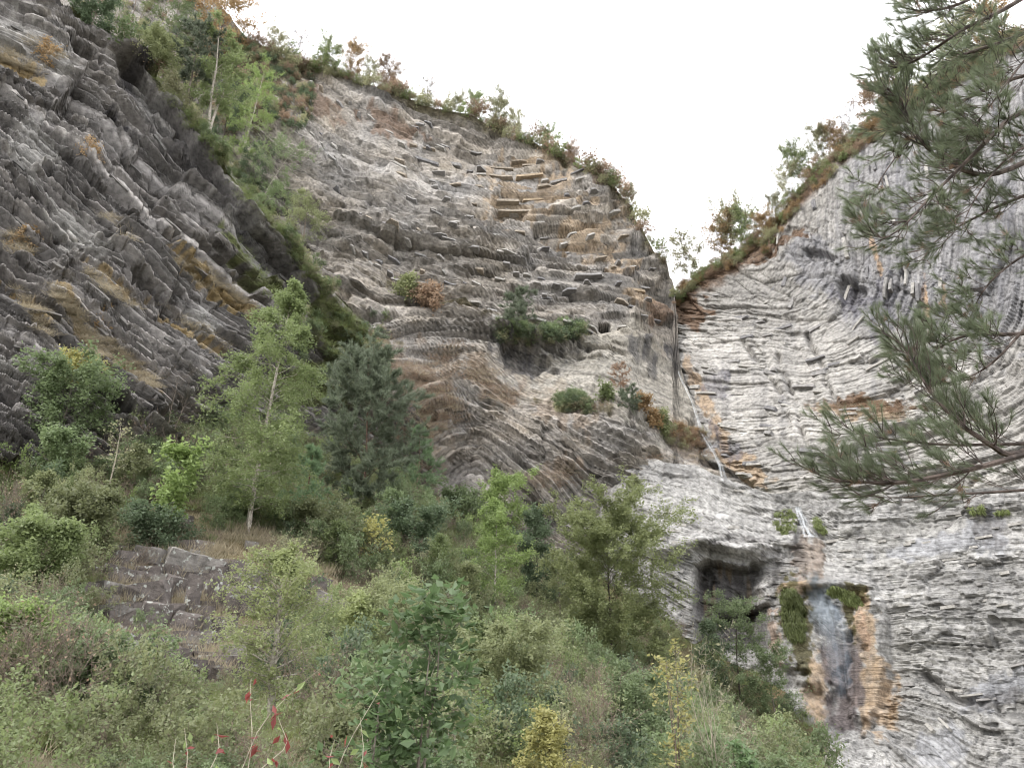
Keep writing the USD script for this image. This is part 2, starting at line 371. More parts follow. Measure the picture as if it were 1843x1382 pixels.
# ---------- right cliff
R_face = Face([(1130, 640, 152), (1218, 525, 150), (1300, 470, 142), (1300, 600, 133), (1230, 680, 127), (1300, 750, 119), (1330, 850, 109), (1400, 415, 132), (1400, 600, 122), (1450, 750, 110),
    (1450, 880, 101), (1500, 270, 128), (1550, 400, 116), (1560, 225, 125), (1600, 600, 109), (1600, 800, 100), (1700, 400, 106), (1700, 120, 118), (1700, 700, 99), (1700, 880, 93), (1843, 50, 110),
    (1843, 400, 97), (1843, 700, 90), (1843, 880, 86), (2100, -60, 96), (2100, 400, 83), (2100, 880, 73), (1400, 960, 104), (1250, 880, 116)], (1120, -220, 2140, 1000), 0.02)
R_bed = Bedding([(1180, 600, 185, 10), (1300, 550, 170, 9), (1320, 500, 165, 9), (1240, 640, 183, 9), (1400, 650, 186, 9), (1380, 590, 172, 9), (1440, 520, 100, 11), (1470, 450, 66, 11), (1550, 400, 74, 12),
    (1520, 330, 66, 12), (1650, 400, 80, 12), (1620, 300, 74, 12), (1700, 550, 88, 12), (1640, 540, 84, 11), (1600, 590, 108, 10), (1570, 630, 145, 9), (1650, 640, 140, 10), (1500, 650, 165, 8), (1500, 720, 180, 8),
    (1600, 700, 172, 9), (1300, 700, 188, 9), (1280, 780, 188, 8), (1450, 760, 205, 9), (1600, 800, 182, 9), (1400, 880, 172, 8), (1750, 500, 86, 12), (1843, 600, 100, 12), (1800, 300, 80, 12), (1843, 760, 160, 10), (1750, 850, 172, 9),
    (1700, 150, 70, 12), (2050, 300, 80, 12), (2050, 800, 160, 11)], (1120, -220, 2140, 1000))
R_ridge = curve([(1120, 660), (1180, 590), (1215, 530), (1260, 492), (1310, 466), (1380, 418), (1410, 372), (1450, 322), (1500, 275), (1560, 228), (1620, 182), (1700, 125), (1843, 48), (2140, -120)])
R_base = curve([(1120, 720), (1220, 760), (1300, 930), (1400, 960), (1600, 950), (1843, 940), (2140, 900)])

def R_relief(u, v, below):
    S, T = R_bed.at(R_bed.S, u, v), R_bed.at(R_bed.T, u, v)
    S = S + 0.8 * (fb(u / 150, v / 150, 43, 2) - 0.5)
    sm = blob(u, v, [(1560, 610, 100, 55, 10), (1520, 690, 90, 50, 10), (1330, 700, 90, 80, 10), (1400, 820, 100, 70, 20), (1430, 720, 70, 60, 30), (1480, 600, 40, 60, 60)], 41)
    vert = smooth(1480, 1540, u) * smooth(620, 560, v)
    rag = (1.0 - 0.72 * sm) * (0.45 + 0.9 * fb(u / 60, v / 60, 46))
    d, i, j, f = layers(S, T, 51, (0.5, 0.35, 0.30, 1.4, 0.30, 0.34), rag, 9.0, (2.0, 7.0), 80.0, 1.6, 2.4)
    d2, i2, _, f2 = layers(S * 1.6, T, 52, (0.32, 0.26, 0.22, 0, 0.22, 0.15), 0.45 + 0.6 * rag, 8.0, (1.5, 5.0), 60.0, 1.5)
    big = (fb(u / 130, v / 150, 61, 2) - 0.5) * 4.5
    d = d + d2 + big * smooth(0, 60, below)
    v1, t1, k1 = facets(T, S * 9, 60.0, 501)
    v2, t2, k2 = facets(T + 7, S * 9 + 3, 19.0, 541)
    d = d + (0.45 + 0.55 * rag) * (1.2 * v1 + 0.4 * v2 - 0.2 * k2 - 0.4 * k1)
    tone = (0.86 + 0.28 * t1) * (0.9 + 0.2 * t2) * (1 - 0.25 * k2)
    d = d - 2.2 * blob(u, v, [(1310, 860, 60, 12, 28), (1480, 465, 30, 8, 20), (1570, 385, 20, 10, 20), (1530, 520, 25, 20, 20)], 63)
    for (a, b, c0, c1, dep) in ((1400, 640, 1475, 860, 2.5), (1340, 620, 1420, 730, 2.0), (1450, 600, 1520, 760, 2.0)):
        L2 = (c0 - a) ** 2 + (c1 - b) ** 2; t = np.clip(((u - a) * (c0 - a) + (v - b) * (c1 - b)) / L2, 0, 1)
        dist = np.hypot(u - a - t * (c0 - a) + 10 * (n2(v / 18, u / 50, 5) - 0.5), v - b - t * (c1 - b))
        d = d - 0.5 * dep * np.exp(-(dist / 3) ** 2) * n2(v / 14, u / 60, 6) * 1.6 + dep * 0.12 * np.exp(-((dist - 12) / 9) ** 2)
    g = 0.325 * (0.84 + 0.32 * hsh(i, 5)) * (0.88 + 0.24 * hsh(i2, 6)) * (0.75 + 0.5 * fb(u / 30, v / 30, 68)) * tone
    alb = g[..., None] * np.array([1.03, 0.985, 0.93])
    cool = np.maximum(vert, blob(u, v, [(1700, 480, 160, 140, 70), (1480, 480, 70, 50, 40)], 70))
    alb = mixc(alb, (0.20, 0.20, 0.22), cool * 0.65 * (0.6 + 0.6 * fb(u / 14, v / 60, 134, 3)))
    och = blob(u, v, [(1665, 545, 45, 7, 86), (1700, 540, 40, 6, 88), (1575, 450, 40, 7, 75)], 72, 0.4, 10)
    alb = mixc(alb, (0.48, 0.30, 0.15), och * 0.6)
    tan = blob(u, v, [(1260, 700, 14, 60, -25), (1290, 770, 14, 60, -25), (1330, 830, 45, 20, 25), (1560, 745, 70, 20, 0), (1350, 850, 40, 18, 30)], 73, 0.5, 14)
    alb = mixc(alb, (0.36, 0.24, 0.13), tan * 0.6)
    wet = blob(u, v, [(1290, 690, 24, 26, 10), (1300, 800, 9, 50, -25), (1325, 815, 26, 16, 0), (1530, 540, 30, 25, 30), (1590, 560, 24, 60, 10)], 74, 0.5, 10) * (0.4 + 0.6 * n2(u / 4.0, v / 30, 5))
    alb = mixc(alb, (0.10, 0.095, 0.12), wet * 0.75)
    strk = np.clip(fb(u / 9.0, v / 160.0, 75) * 2.6 - 1.25, 0, 1) * smooth(40, 120, below)
    alb = mixc(alb, (0.11, 0.11, 0.125), strk * (0.4 + 0.4 * vert))
    veg = np.maximum(smooth(46, 16, below + 30 * (fb(u / 16, v / 16, 77) - 0.5)), blob(u, v, [(1400, 440, 60, 16, -30), (1240, 560, 30, 34, 90), (1560, 735, 80, 14, 0)], 78, 0.55, 12))
    alb = mixc(alb, (0.125, 0.075, 0.045), veg * 0.9)
    alb = alb * (1 - 0.35 * np.exp(-((f - 0.06) / 0.08) ** 2))[..., None]
    return d, alb

# ---------- lower wall with the last fall
L_face = Face([(1030, 980, 106), (1070, 925, 105.5), (1100, 880, 105.5), (1130, 845, 106), (1180, 825, 106), (1120, 950, 101), (1180, 900, 101), (1250, 840, 104.5), (1200, 1000, 96), (1300, 950, 96), (1300, 1100, 94), (1390, 890, 98), (1450, 900, 95), (1450, 1000, 92), (1500, 1060, 89), (1540, 1300, 86),
    (1700, 1000, 85), (1843, 880, 83), (1843, 1100, 78), (1843, 1350, 74), (2140, 1000, 69), (2140, 1380, 64), (1650, 1300, 80), (1500, 1390, 78), (1250, 1250, 95), (1050, 1250, 99), (1600, 1420, 77)], (1010, 760, 2160, 1480), 0.02)
L_bed = Bedding([(1100, 900, 4, 7), (1200, 930, 5, 7), (1250, 990, 5, 7), (1400, 960, -3, 6), (1600, 940, -8, 6), (1750, 900, -8, 6), (1700, 1050, -9, 6), (1700, 1150, -11, 7), (1800, 1130, -9, 8), (1300, 1100, 3, 8), (1500, 1150, -5, 9),
    (1640, 1180, -22, 7), (1750, 1220, -24, 9), (1830, 1200, -14, 9), (1800, 1300, -6, 10), (1690, 1260, 20, 8), (1720, 1310, 62, 7), (1690, 1370, 80, 8), (1790, 1350, 38, 8), (1540, 1345, -25, 6), (1580, 1330, 10, 6), (1610, 1350, 70, 6),
    (1180, 870, 8, 6), (1330, 900, 6, 6), (1150, 1100, 40, 9), (1200, 1080, 55, 9), (2050, 1000, -9, 8), (2050, 1300, -5, 9)], (1010, 760, 2160, 1480))
L_ridge = curve([(1010, 1030), (1030, 985), (1044, 978), (1060, 940), (1078, 925), (1088, 885), (1106, 868), (1118, 848), (1140, 842), (1150, 826), (1180, 824), (1200, 832), (1250, 836), (1320, 867), (1390, 888), (1450, 882), (1520, 897), (1600, 890), (1700, 880), (1843, 872), (2160, 850)])
L_base = curve([(1010, 1240), (1250, 1300), (1450, 1400), (1500, 1460), (2160, 1460)])

def L_relief(u, v, below):
    S, T = L_bed.at(L_bed.S, u, v), L_bed.at(L_bed.T, u, v)
    S = S + 0.5 * (fb(u / 170, v / 120, 83, 2) - 0.5)
    sm = np.maximum(blob(u, v, [(1650, 975, 190, 38, -8), (1250, 900, 90, 24, 5), (1140, 930, 60, 40, 0), (1690, 1350, 60, 60, 30), (1790, 1240, 90, 30, -25), (1560, 1200, 50, 150, 3), (1480, 1180, 80, 140, 0)], 81, 0.2), 0)
    calm = blob(u, v, [(1500, 1180, 115, 150, 0)], 161, 0.15)
    rag = (1.0 - 0.68 * sm) * (0.35 + 0.9 * fb(u / 60, v / 40, 86))
    d, i, j, f = layers(S, T, 91, (0.42, 0.22, 0.24, 1.2, 0.26, 0.26), rag, 10.0, (3.0, 12.0), 150.0, 0.6, 2.6)
    d2, i2, _, f2 = layers(S * 1.4, T, 92, (0.18, 0.12, 0.08, 0, 0.15, 0.08), 0.4 + 0.6 * rag, 7.0, (1.5, 7.0), 90.0, 1.0)
    d = d * (1 - 0.6 * calm); d2 = d2 * (1 - 0.45 * calm)
    big = (fb(u / 140, v / 110, 101, 2) - 0.5) * 2.6
    d = d + d2 + big * smooth(0, 50, below)
    v1, t1, k1 = facets(T, S * 7, 58.0, 601)
    v2, t2, k2 = facets(T + 7, S * 7 + 3, 18.0, 641)
    d = d + (0.4 + 0.6 * rag) * (1 - 0.75 * calm) * (0.9 * v1 + 0.5 * v2 - 0.35 * 0.5 * k2 - 0.3 * 0.9 * k1)
    tone = (0.86 + 0.28 * t1) * (0.9 + 0.2 * t2) * (1 - 0.25 * k2)
    # ledges that jut out over the hollow, the hollow itself, the rim over the last fall
    line = 985 + 6 * np.sin(u / 23.0) + 0.02 * (u - 1200)
    d = d + 2.2 * np.exp(-((v - line) / 11) ** 2) * smooth(1170, 1195, u) * smooth(1400, 1360, u)
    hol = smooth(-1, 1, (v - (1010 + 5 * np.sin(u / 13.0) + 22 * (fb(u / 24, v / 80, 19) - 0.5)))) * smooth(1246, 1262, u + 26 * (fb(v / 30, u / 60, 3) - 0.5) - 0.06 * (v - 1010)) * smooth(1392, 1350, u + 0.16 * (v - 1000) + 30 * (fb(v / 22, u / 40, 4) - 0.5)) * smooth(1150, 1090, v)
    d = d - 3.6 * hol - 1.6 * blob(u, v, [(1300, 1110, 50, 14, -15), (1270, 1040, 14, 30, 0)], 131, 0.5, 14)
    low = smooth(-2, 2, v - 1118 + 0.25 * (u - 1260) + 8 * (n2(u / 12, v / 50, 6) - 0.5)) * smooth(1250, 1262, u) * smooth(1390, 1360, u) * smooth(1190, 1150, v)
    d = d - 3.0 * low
    edge = -8 + 4 * np.sin(u / 15)
    d = d + 1.6 * np.exp(-((v - 1056 + 0.02 * (u - 1480)) / 9) ** 2) * smooth(1390, 1420, u) * smooth(1580, 1540, u)
    d = d + 1.6 * blob(u, v, [(1420, 1130, 30, 70, 0), (1480, 1160, 55, 90, 0), (1560, 1200, 36, 130, 4)], 85, 0.2, 20)
    d = d + 2.0 * blob(u, v, [(1560, 1380, 80, 62, -5)], 86, 0.15, 20)
    d = d - 1.8 * np.exp(-((v - (1228 + 0.75 * (u - 1680) * (u < 1720) + (u > 1720) * (30 + 0.1 * (u - 1720)))) / 9) ** 2) * smooth(1640, 1670, u) * smooth(1800, 1720, u)
    d = d + 0.8 * np.exp(-((v - 925 + 0.16 * (u - 1700)) / 12) ** 2) * smooth(1480, 1540, u)
    g = 0.335 * (0.88 + 0.24 * hsh(i, 5)) * (0.90 + 0.2 * hsh(i2, 6)) * (0.78 + 0.44 * fb(u / 26, v / 20, 108)) * tone
    alb = g[..., None] * np.array([1.01, 0.985, 0.96])
    pale = blob(u, v, [(1650, 975, 200, 40, -8), (1270, 900, 110, 26, 5), (1150, 930, 60, 40, 0), (1700, 1340, 50, 50, 20), (1630, 1150, 60, 90, 10)], 84)
    alb = mixc(alb, (0.42, 0.41, 0.395), pale * 0.6)
    alb = mixc(alb, (0.25, 0.235, 0.22), 0.7 * smooth(1180, 1070, u + 60 * (fb(u / 20, v / 20, 171) - 0.5)))
    blue = blob(u, v, [(1800, 1240, 80, 30, -25), (1690, 1350, 40, 50, 40), (1700, 975, 120, 22, -8), (1780, 960, 40, 40, 70)], 87)
    alb = mixc(alb, (0.31, 0.32, 0.36), blue * 0.5)
    strk = np.clip(fb(u / 7.0, v / 140.0, 110) * 2.8 - 1.35, 0, 1)
    alb = mixc(alb, (0.14, 0.14, 0.15), strk * 0.30 * smooth(0.2, 0.5, fb(u / 120, v / 120, 112)))
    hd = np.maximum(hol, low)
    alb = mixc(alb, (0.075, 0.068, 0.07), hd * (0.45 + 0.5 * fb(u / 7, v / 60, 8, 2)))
    alb = mixc(alb, (0.24, 0.18, 0.12), hol * smooth(0.62, 0.74, fb(u / 10, v / 90, 133, 2)) * 0.6)
    brn = blob(u, v, [(1450, 1010, 22, 44, 0), (1470, 1000, 14, 40, 0)], 141, 0.5, 12)
    alb = mixc(alb, (0.25, 0.18, 0.13), brn * 0.6)
    wet = blob(u, v, [(1400, 1025, 40, 40, 0), (1430, 1000, 24, 44, 0), (1780, 950, 36, 34, 70), (1350, 970, 60, 10, 5), (1800, 1255, 60, 14, -10), (1260, 985, 60, 7, 5)], 88, 0.5, 12) * (0.35 + 0.65 * n2(u / 5, v / 40, 9))
    alb = mixc(alb, (0.10, 0.092, 0.09), wet * 0.7)
    och = blob(u, v, [(1558, 1130, 24, 74, -12), (1574, 1240, 34, 84, -6), (1440, 1060, 45, 10, 0), (1470, 1250, 24, 70, 0), (1545, 1080, 26, 26, 30), (1598, 1285, 16, 40, 0)], 89, 0.4, 14)
    alb = mixc(alb, (0.40, 0.275, 0.16), och * (0.35 + 0.5 * fb(u / 12, v / 25, 120)))
    och2 = blob(u, v, [(1560, 1140, 9, 40, -14), (1395, 1150, 12, 50, -5)], 94, 0.5, 8)
    alb = mixc(alb, (0.46, 0.30, 0.21), och2 * 0.5)
    veil = blob(u, v, [(1490, 1110, 38, 60, -18), (1515, 1210, 36, 118, -6)], 95, 0.35, 22)
    vc = np.array([0.105, 0.12, 0.13])[None] * smooth(1190, 1100, v)[..., None] + np.array([0.13, 0.108, 0.108])[None] * smooth(1100, 1190, v)[..., None]
    stv = 0.7 + 0.6 * n2(u / 4.0, v / 70.0, 12)
    alb = alb * (1 - 0.9 * veil[..., None]) + vc * stv[..., None] * 0.9 * veil[..., None]
    moss = blob(u, v, [(1430, 1110, 28, 64, -6), (1415, 1075, 16, 26, 0), (1545, 1065, 20, 14, 20), (1448, 1180, 16, 40, 0), (1530, 1110, 9, 40, -14)], 96, 0.5, 9)
    alb = mixc(alb, (0.085, 0.075, 0.025), moss * 0.85)
    sta = blob(u, v, [(1605, 1275, 9, 9, 0), (1560, 1165, 10, 6, 0)], 97, 0.4, 8)
    alb = mixc(alb, (0.10, 0.06, 0.03), sta * 0.8)
    alb = alb * ((1 - 0.42 * np.exp(-((f - 0.06) / 0.09) ** 2)) * (1 - 0.25 * np.exp(-((f2 - 0.08) / 0.12) ** 2) * (hsh(i2, np.floor(T / 45.0), 3) > 0.45)))[..., None]
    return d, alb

# ---------- dark near cliff (left)
B_face = Face([(-170, -50, 62), (-170, 400, 50), (-170, 860, 39), (0, 0, 66), (0, 300, 58), (0, 600, 51), (0, 830, 45), (150, 40, 72), (200, 300, 66), (200, 600, 57), (200, 800, 51), (300, 180, 79),
    (350, 450, 71), (400, 650, 64), (480, 400, 85), (450, 560, 77), (550, 500, 91), (600, 650, 91), (560, 800, 80), (690, 640, 101), (700, 850, 95), (760, 760, 101)], (-200, -120, 780, 920), 0.02)
B_bed = Bedding([(-150, 0, 25, 15), (-150, 400, 30, 16), (-150, 700, 15, 14), (40, 60, 26, 12), (150, 70, 32, 13), (100, 200, 36, 15), (200, 250, 46, 17), (300, 250, 53, 18), (400, 380, 53, 18), (100, 400, 42, 17), (250, 450, 41, 17),
    (50, 590, 14, 13), (150, 590, 46, 15), (350, 560, 34, 17), (250, 620, 40, 17), (450, 530, 41, 16), (550, 560, 42, 16), (500, 430, 52, 17), (100, 660, 20, 13), (600, 650, 36, 14), (450, 620, 33, 14), (20, 680, 12, 12), (250, 720, 34, 14), (690, 700, 36, 14)], (-200, -120, 780, 920))
B_ridge = curve([(-200, -110), (0, -60), (90, -12), (130, 22), (170, 50), (232, 92), (280, 146), (330, 208), (365, 262), (400, 308), (440, 352), (480, 396), (520, 452), (545, 492), (572, 528), (600, 560), (650, 596), (690, 632), (720, 690), (780, 800)])
B_base = curve([(-200, 900), (0, 860), (250, 830), (400, 800), (560, 830), (700, 900), (780, 905)])

def B_relief(u, v, below):
    S, T = B_bed.at(B_bed.S, u, v), B_bed.at(B_bed.T, u, v)
    S = S + 0.7 * (fb(u / 110, v / 110, 123) - 0.5)
    sm = blob(u, v, [(150, 570, 130, 22, 46), (60, 270, 50, 60, 30), (130, 420, 60, 30, 45), (360, 560, 40, 24, 40)], 121)
    rag = 1.0 - 0.7 * sm
    d, i, j, f = layers(S, T, 131, (1.0, 0.30, 0.35, 2.2, 0.45, 2.0), rag, 14.0, (5.0, 20.0), 240.0)
    d2, i2, _, f2 = layers(S * 2.3, T, 132, (0.42, 0.14, 0.12, 0, 0.2, 0.85), 0.5 + 0.6 * rag, 12.0, (3.0, 14.0), 200.0)
    big = (fb(u / 150, v / 150, 141, 2) - 0.5) * 4
    d = d + d2 + big * smooth(0, 40, below)
    v1, t1, k1 = facets(T, S * 15, 70.0, 701, 4.0)
    v2, t2, k2 = facets(T + 7, S * 15 + 3, 24.0, 741, 3.0)
    d = d + (0.5 + 0.5 * rag) * (1.2 * v1 + 0.5 * v2 - 0.2 * k2 - 0.35 * k1)
    tone = (0.86 + 0.28 * t1) * (0.9 + 0.2 * t2) * (1 - 0.25 * k2)
    # the thick topmost bed juts out as a roof, with a deep shaded band under it
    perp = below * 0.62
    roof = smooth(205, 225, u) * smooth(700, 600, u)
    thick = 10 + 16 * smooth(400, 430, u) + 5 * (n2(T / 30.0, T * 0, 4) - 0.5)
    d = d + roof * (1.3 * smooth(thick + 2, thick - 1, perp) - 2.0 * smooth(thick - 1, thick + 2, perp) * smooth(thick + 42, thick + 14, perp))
    d = d - 2.2 * blob(u, v, [(215, 205, 26, 10, 50), (445, 330, 22, 10, 52), (265, 520, 40, 9, 40), (210, 730, 55, 14, 40), (160, 90, 40, 8, 35), (330, 440, 40, 8, 48)], 125, 0.3, 10)
    g = 0.172 * (0.62 + 0.75 * hsh(i, 5)) * (0.8 + 0.4 * hsh(i2, 6)) * (0.7 + 0.6 * fb(u / 30, v / 30, 148)) * tone
    alb = g[..., None] * np.array([1.05, 0.985, 0.95])
    pale = blob(u, v, [(60, 270, 60, 50, 40), (130, 420, 70, 30, 45), (30, 70, 110, 40, 25), (470, 455, 70, 16, 55), (290, 200, 60, 18, 55), (420, 400, 50, 14, 55), (360, 570, 45, 25, 40), (40, 680, 70, 24, 15), (420, 290, 60, 14, 55)], 150, 0.5, 16)
    alb = mixc(alb, (0.32, 0.31, 0.295), pale * 0.6)
    edge = np.exp(-((f - 0.16) / 0.09) ** 2)  # pale painted lines standing in for sky light on the bed tops
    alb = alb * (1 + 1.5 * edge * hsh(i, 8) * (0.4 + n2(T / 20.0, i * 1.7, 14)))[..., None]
    dry = blob(u, v, [(150, 590, 90, 9, 55), (370, 500, 70, 16, 30), (430, 540, 60, 12, 35), (200, 520, 60, 8, 40), (230, 650, 60, 10, 45), (60, 560, 60, 10, 55), (20, 110, 60, 14, 25), (350, 590, 80, 7, 33)], 151, 0.6, 10)
    alb = mixc(alb, (0.34, 0.25, 0.12), dry * 0.75)
    green = np.maximum(blob(u, v, [(600, 600, 60, 50, 40), (470, 510, 60, 14, 42), (640, 660, 60, 60, 30), (560, 690, 60, 40, 0), (420, 440, 40, 8, 45)], 152, 0.5, 12), smooth(9, 2, below + 8 * (fb(u / 12, v / 12, 153) - 0.5)))
    alb = mixc(alb, (0.11, 0.125, 0.04), green * 0.75)
    band = roof * smooth(thick - 2, thick + 4, perp) * smooth(thick + 46, thick + 22, perp + 14 * (n2(T / 25.0, T * 0, 9) - 0.5)) * smooth(640, 560, u)  # strip below the roof: damp rock, plus shade painted into the colour
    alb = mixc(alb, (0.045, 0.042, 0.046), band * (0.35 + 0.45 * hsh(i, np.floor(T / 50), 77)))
    black = blob(u, v, [(215, 205, 26, 12, 50), (250, 120, 20, 30, 40), (210, 730, 60, 16, 40), (445, 330, 26, 14, 52)], 154, 0.4, 9)  # shade and damp under the roof and in recesses, painted black
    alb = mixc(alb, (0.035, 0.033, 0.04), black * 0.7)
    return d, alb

cliff_parts = {}
def cliff(label, face, ridge, base, u0, u1, relief, back, rise, seen, soft):
    x = thing('cliff')
    tag(x, label, 'cliff', kind='structure')
    _, grid = build_cliff('rock_face', face, ridge, base, u0, u1, STEP, relief, back, rise, x, seen, soft)
    return x, grid

c_main, g_main = cliff('towering grey and ochre cliff of folded beds in the middle, below the open sky', M_face, M_ridge, M_base, 60, 1345, M_relief, 70, 0.12, lambda u, v: ((v < B_ridge(u) + 70) | (u > 700)) & ((v < L_ridge(u) + 50) | (u < 1060)), (0.45, 0.9))
c_right, g_right = cliff('pale cliff right of the gorge notch with upright ribs behind the pine branches', R_face, R_ridge, R_base, 1130, 1960, R_relief, 70, 0.10, lambda u, v: (v < L_ridge(u) + 50) & ((v < M_ridge(u) + 60) | (u > 1230)), (0.45, 0.6))
c_low, g_low = cliff('pale thin-bedded wall around the last waterfall and the dark hollow', L_face, L_ridge, L_base, 1020, 1960, L_relief, 14, 0.05, lambda u, v: v < 1090 + 0.85 * (u - 1050), (0.4, 0.81))
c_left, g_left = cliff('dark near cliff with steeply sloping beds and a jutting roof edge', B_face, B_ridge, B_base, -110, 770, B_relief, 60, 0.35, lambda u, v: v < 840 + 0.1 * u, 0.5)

# ================================================================== the ground
def gp(px, py, Y):
    return P(px, py, Y)
_g = [(0, 0, 0), (0, 10, -0.8), (0, 20, -0.6), (-12, 20, 1.5), (-25, 20, 4.5), (12, 20, -2), (25, 20, -3), (0, -30, 2), (-40, -30, 14), (40, -30, 2), (-45, 20, 10), (60, 20, -3), (0, -300, 30), (-300, -200, 70), (300, -200, 40), (-300, 100, 90), (300, 100, 60), (100, 50, 2)]
_g += [tuple(gp(*a)) for a in [(300, 1110, 35), (100, 1120, 32), (300, 990, 42), (0, 1000, 38), (0, 820, 50), (200, 800, 54), (440, 960, 47), (420, 740, 68), (560, 790, 80), (650, 940, 63), (760, 900, 85), (880, 930, 97), (1000, 1000, 97),
    (1100, 1090, 92), (1050, 1190, 60), (1240, 1200, 84), (1100, 1240, 50), (1300, 1320, 66), (1480, 1430, 77), (1600, 1440, 75), (700, 1290, 25), (400, 1290, 24), (1000, 1340, 26), (1300, 1420, 34), (1500, 1500, 50), (1843, 1520, 62), (700, 1080, 50), (560, 1090, 42), (900, 1080, 62), (-300, 900, 40), (2300, 1430, 60)]]
_g += [(0, 120, 24), (-60, 140, 30), (40, 130, 10), (80, 90, -6), (-400, 400, 60), (0, 400, 60), (400, 400, 60)]
_g = np.array(_g, float)
_grb = RBFInterpolator(_g[:, :2] / 50.0, _g[:, 2], kernel='linear', smoothing=0.02)
def _axis(lo, hi, fine0, fine1, step):
    f = np.arange(fine0, fine1 + step, step)
    a = fine0 - np.cumsum(step * 1.22 ** np.arange(1, 60)); a = a[a > lo]
    b = fine1 + np.cumsum(step * 1.22 ** np.arange(1, 60)); b = b[b < hi]
    return np.concatenate([[lo], a[::-1], f, b, [hi]])
GX, GY = _axis(-1500, 1500, -60, 75, 1.0), _axis(-1500, 1500, 2, 112, 1.0)
_xx, _yy = np.meshgrid(GX, GY)
_zz = _grb(np.clip(np.stack([_xx.ravel(), _yy.ravel()], 1), -420, 420) / 50.0).reshape(_xx.shape)
_fine = smooth(200, 100, np.abs(_xx)) * smooth(250, 120, _yy)
_zz = _zz + _fine * ((fb(_xx / 6, _yy / 6, 201, 4) - 0.5) * 1.6 + (fb(_xx / 1.5, _yy / 1.5, 205, 3) - 0.5) * 0.45)
ground_z = RegularGridInterpolator((GY, GX), _zz, bounds_error=False, fill_value=0.0)
def gz(x, y):
    return ground_z(np.stack([np.asarray(y, float), np.asarray(x, float)], -1))
def hit(px, py, near=6.0, far=115.0):
    """Where the line of sight through a place in the photograph first meets the slope."""
    Y = np.linspace(near, far, 900)
    p = P(np.full_like(Y, px), np.full_like(Y, py), Y)
    k = np.nonzero(p[:, 2] < gz(p[:, 0], p[:, 1]))[0]
    return p[k[0]] if len(k) else None

_n = fb(_xx / 5, _yy / 5, 211, 4)
_ga = np.array([0.10, 0.085, 0.045])[None, None] * (0.6 + 0.8 * _n)[..., None]
_ga = mixc(_ga, (0.085, 0.095, 0.035), smooth(0.45, 0.6, fb(_xx / 9, _yy / 9, 215, 4)) * 0.8)
_ga = mixc(_ga, (0.20, 0.145, 0.085), smooth(0.55, 0.68, fb(_xx / 4, _yy / 4, 219, 4)) * 0.7)
ground = obj('ground', (np.stack([_xx, _yy, _zz], -1).reshape(-1, 3), grid_faces(*_xx.shape)), 'cliff_rock', albedo=_ga.reshape(-1, 3))
tag(ground, 'steep brown and green slope rising to the foot of the cliffs', 'ground', kind='structure')
# ================================================================== loose and jutting rock
from scipy.spatial import cKDTree
_vis = []
for (U_, V_, p_) in (g_main, g_right, g_low, g_left):
    _vis.append(p_[::2, ::2].reshape(-1, 3))
_vis = np.concatenate(_vis)
_vx, _vy = to_px(_vis)
_vtree = cKDTree(np.stack([_vx, _vy], 1))
def rock_at(px, py, r=5.0, out=0.0):
    """The nearest rock along the line of sight through a place in the photograph, and a bit before it."""
    k = _vtree.query_ball_point([px, py], r)
    if not k: k = [_vtree.query([px, py])[1]]
    Y = _vis[k][:, 1].min()
    return P(px, py, Y - out)

for nm, c in (('slab_grey', (0.255, 0.245, 0.24)), ('slab_light', (0.34, 0.325, 0.305)), ('slab_warm', (0.29, 0.25, 0.205)), ('slab_ochre', (0.35, 0.275, 0.195)), ('slab_shadow', (0.19, 0.185, 0.19)),  # slab tones; the darker greys are simply darker stone
              ('slab_dark', (0.12, 0.115, 0.11)), ('slab_dark_edge', (0.19, 0.18, 0.17)), ('boulder_grey', (0.095, 0.085, 0.082)), ('boulder_pale', (0.19, 0.175, 0.165))):
    plain_rock(nm, c)

def slab_mesh(rng, L, w, t, back=1.3):
    """A jointed block of one bed: along x the bed, y out of the face, z across the bed."""
    a, b = rng.uniform(0.25, 1.0), rng.uniform(0.25, 1.0)
    if rng.random() < 0.5: a, b = max(a, b), min(a, b) * 0.3
    else: b, a = max(a, b), min(a, b) * 0.3
    if rng.random() < 0.35: a, b = 0.9, 0.8
    k = rng.uniform(0.6, 1.0)
    mid = rng.uniform(-0.3, 0.3) * L
    pl = np.array([[-L / 2, -back], [L / 2, -back], [L / 2 * k, w * a], [mid, w * max(a, b) * rng.uniform(0.75, 1.1)], [-L / 2, w * b]])
    n = len(pl)
    top = np.c_[pl, np.full(n, t / 2)]; bot = np.c_[pl * np.array([0.98, 0.92]), np.full(n, -t / 2)]
    v = np.concatenate([top, bot]) + rng.normal(0, 0.06, (2 * n, 3)) * t
    f = [[0, i, i + 1] for i in range(1, n - 1)] + [[n, n + i + 1, n + i] for i in range(1, n - 1)]
    for i in range(n):
        j = (i + 1) % n
        f += [[i, n + i, n + j], [i, n + j, j]]
    return v, np.array(f)

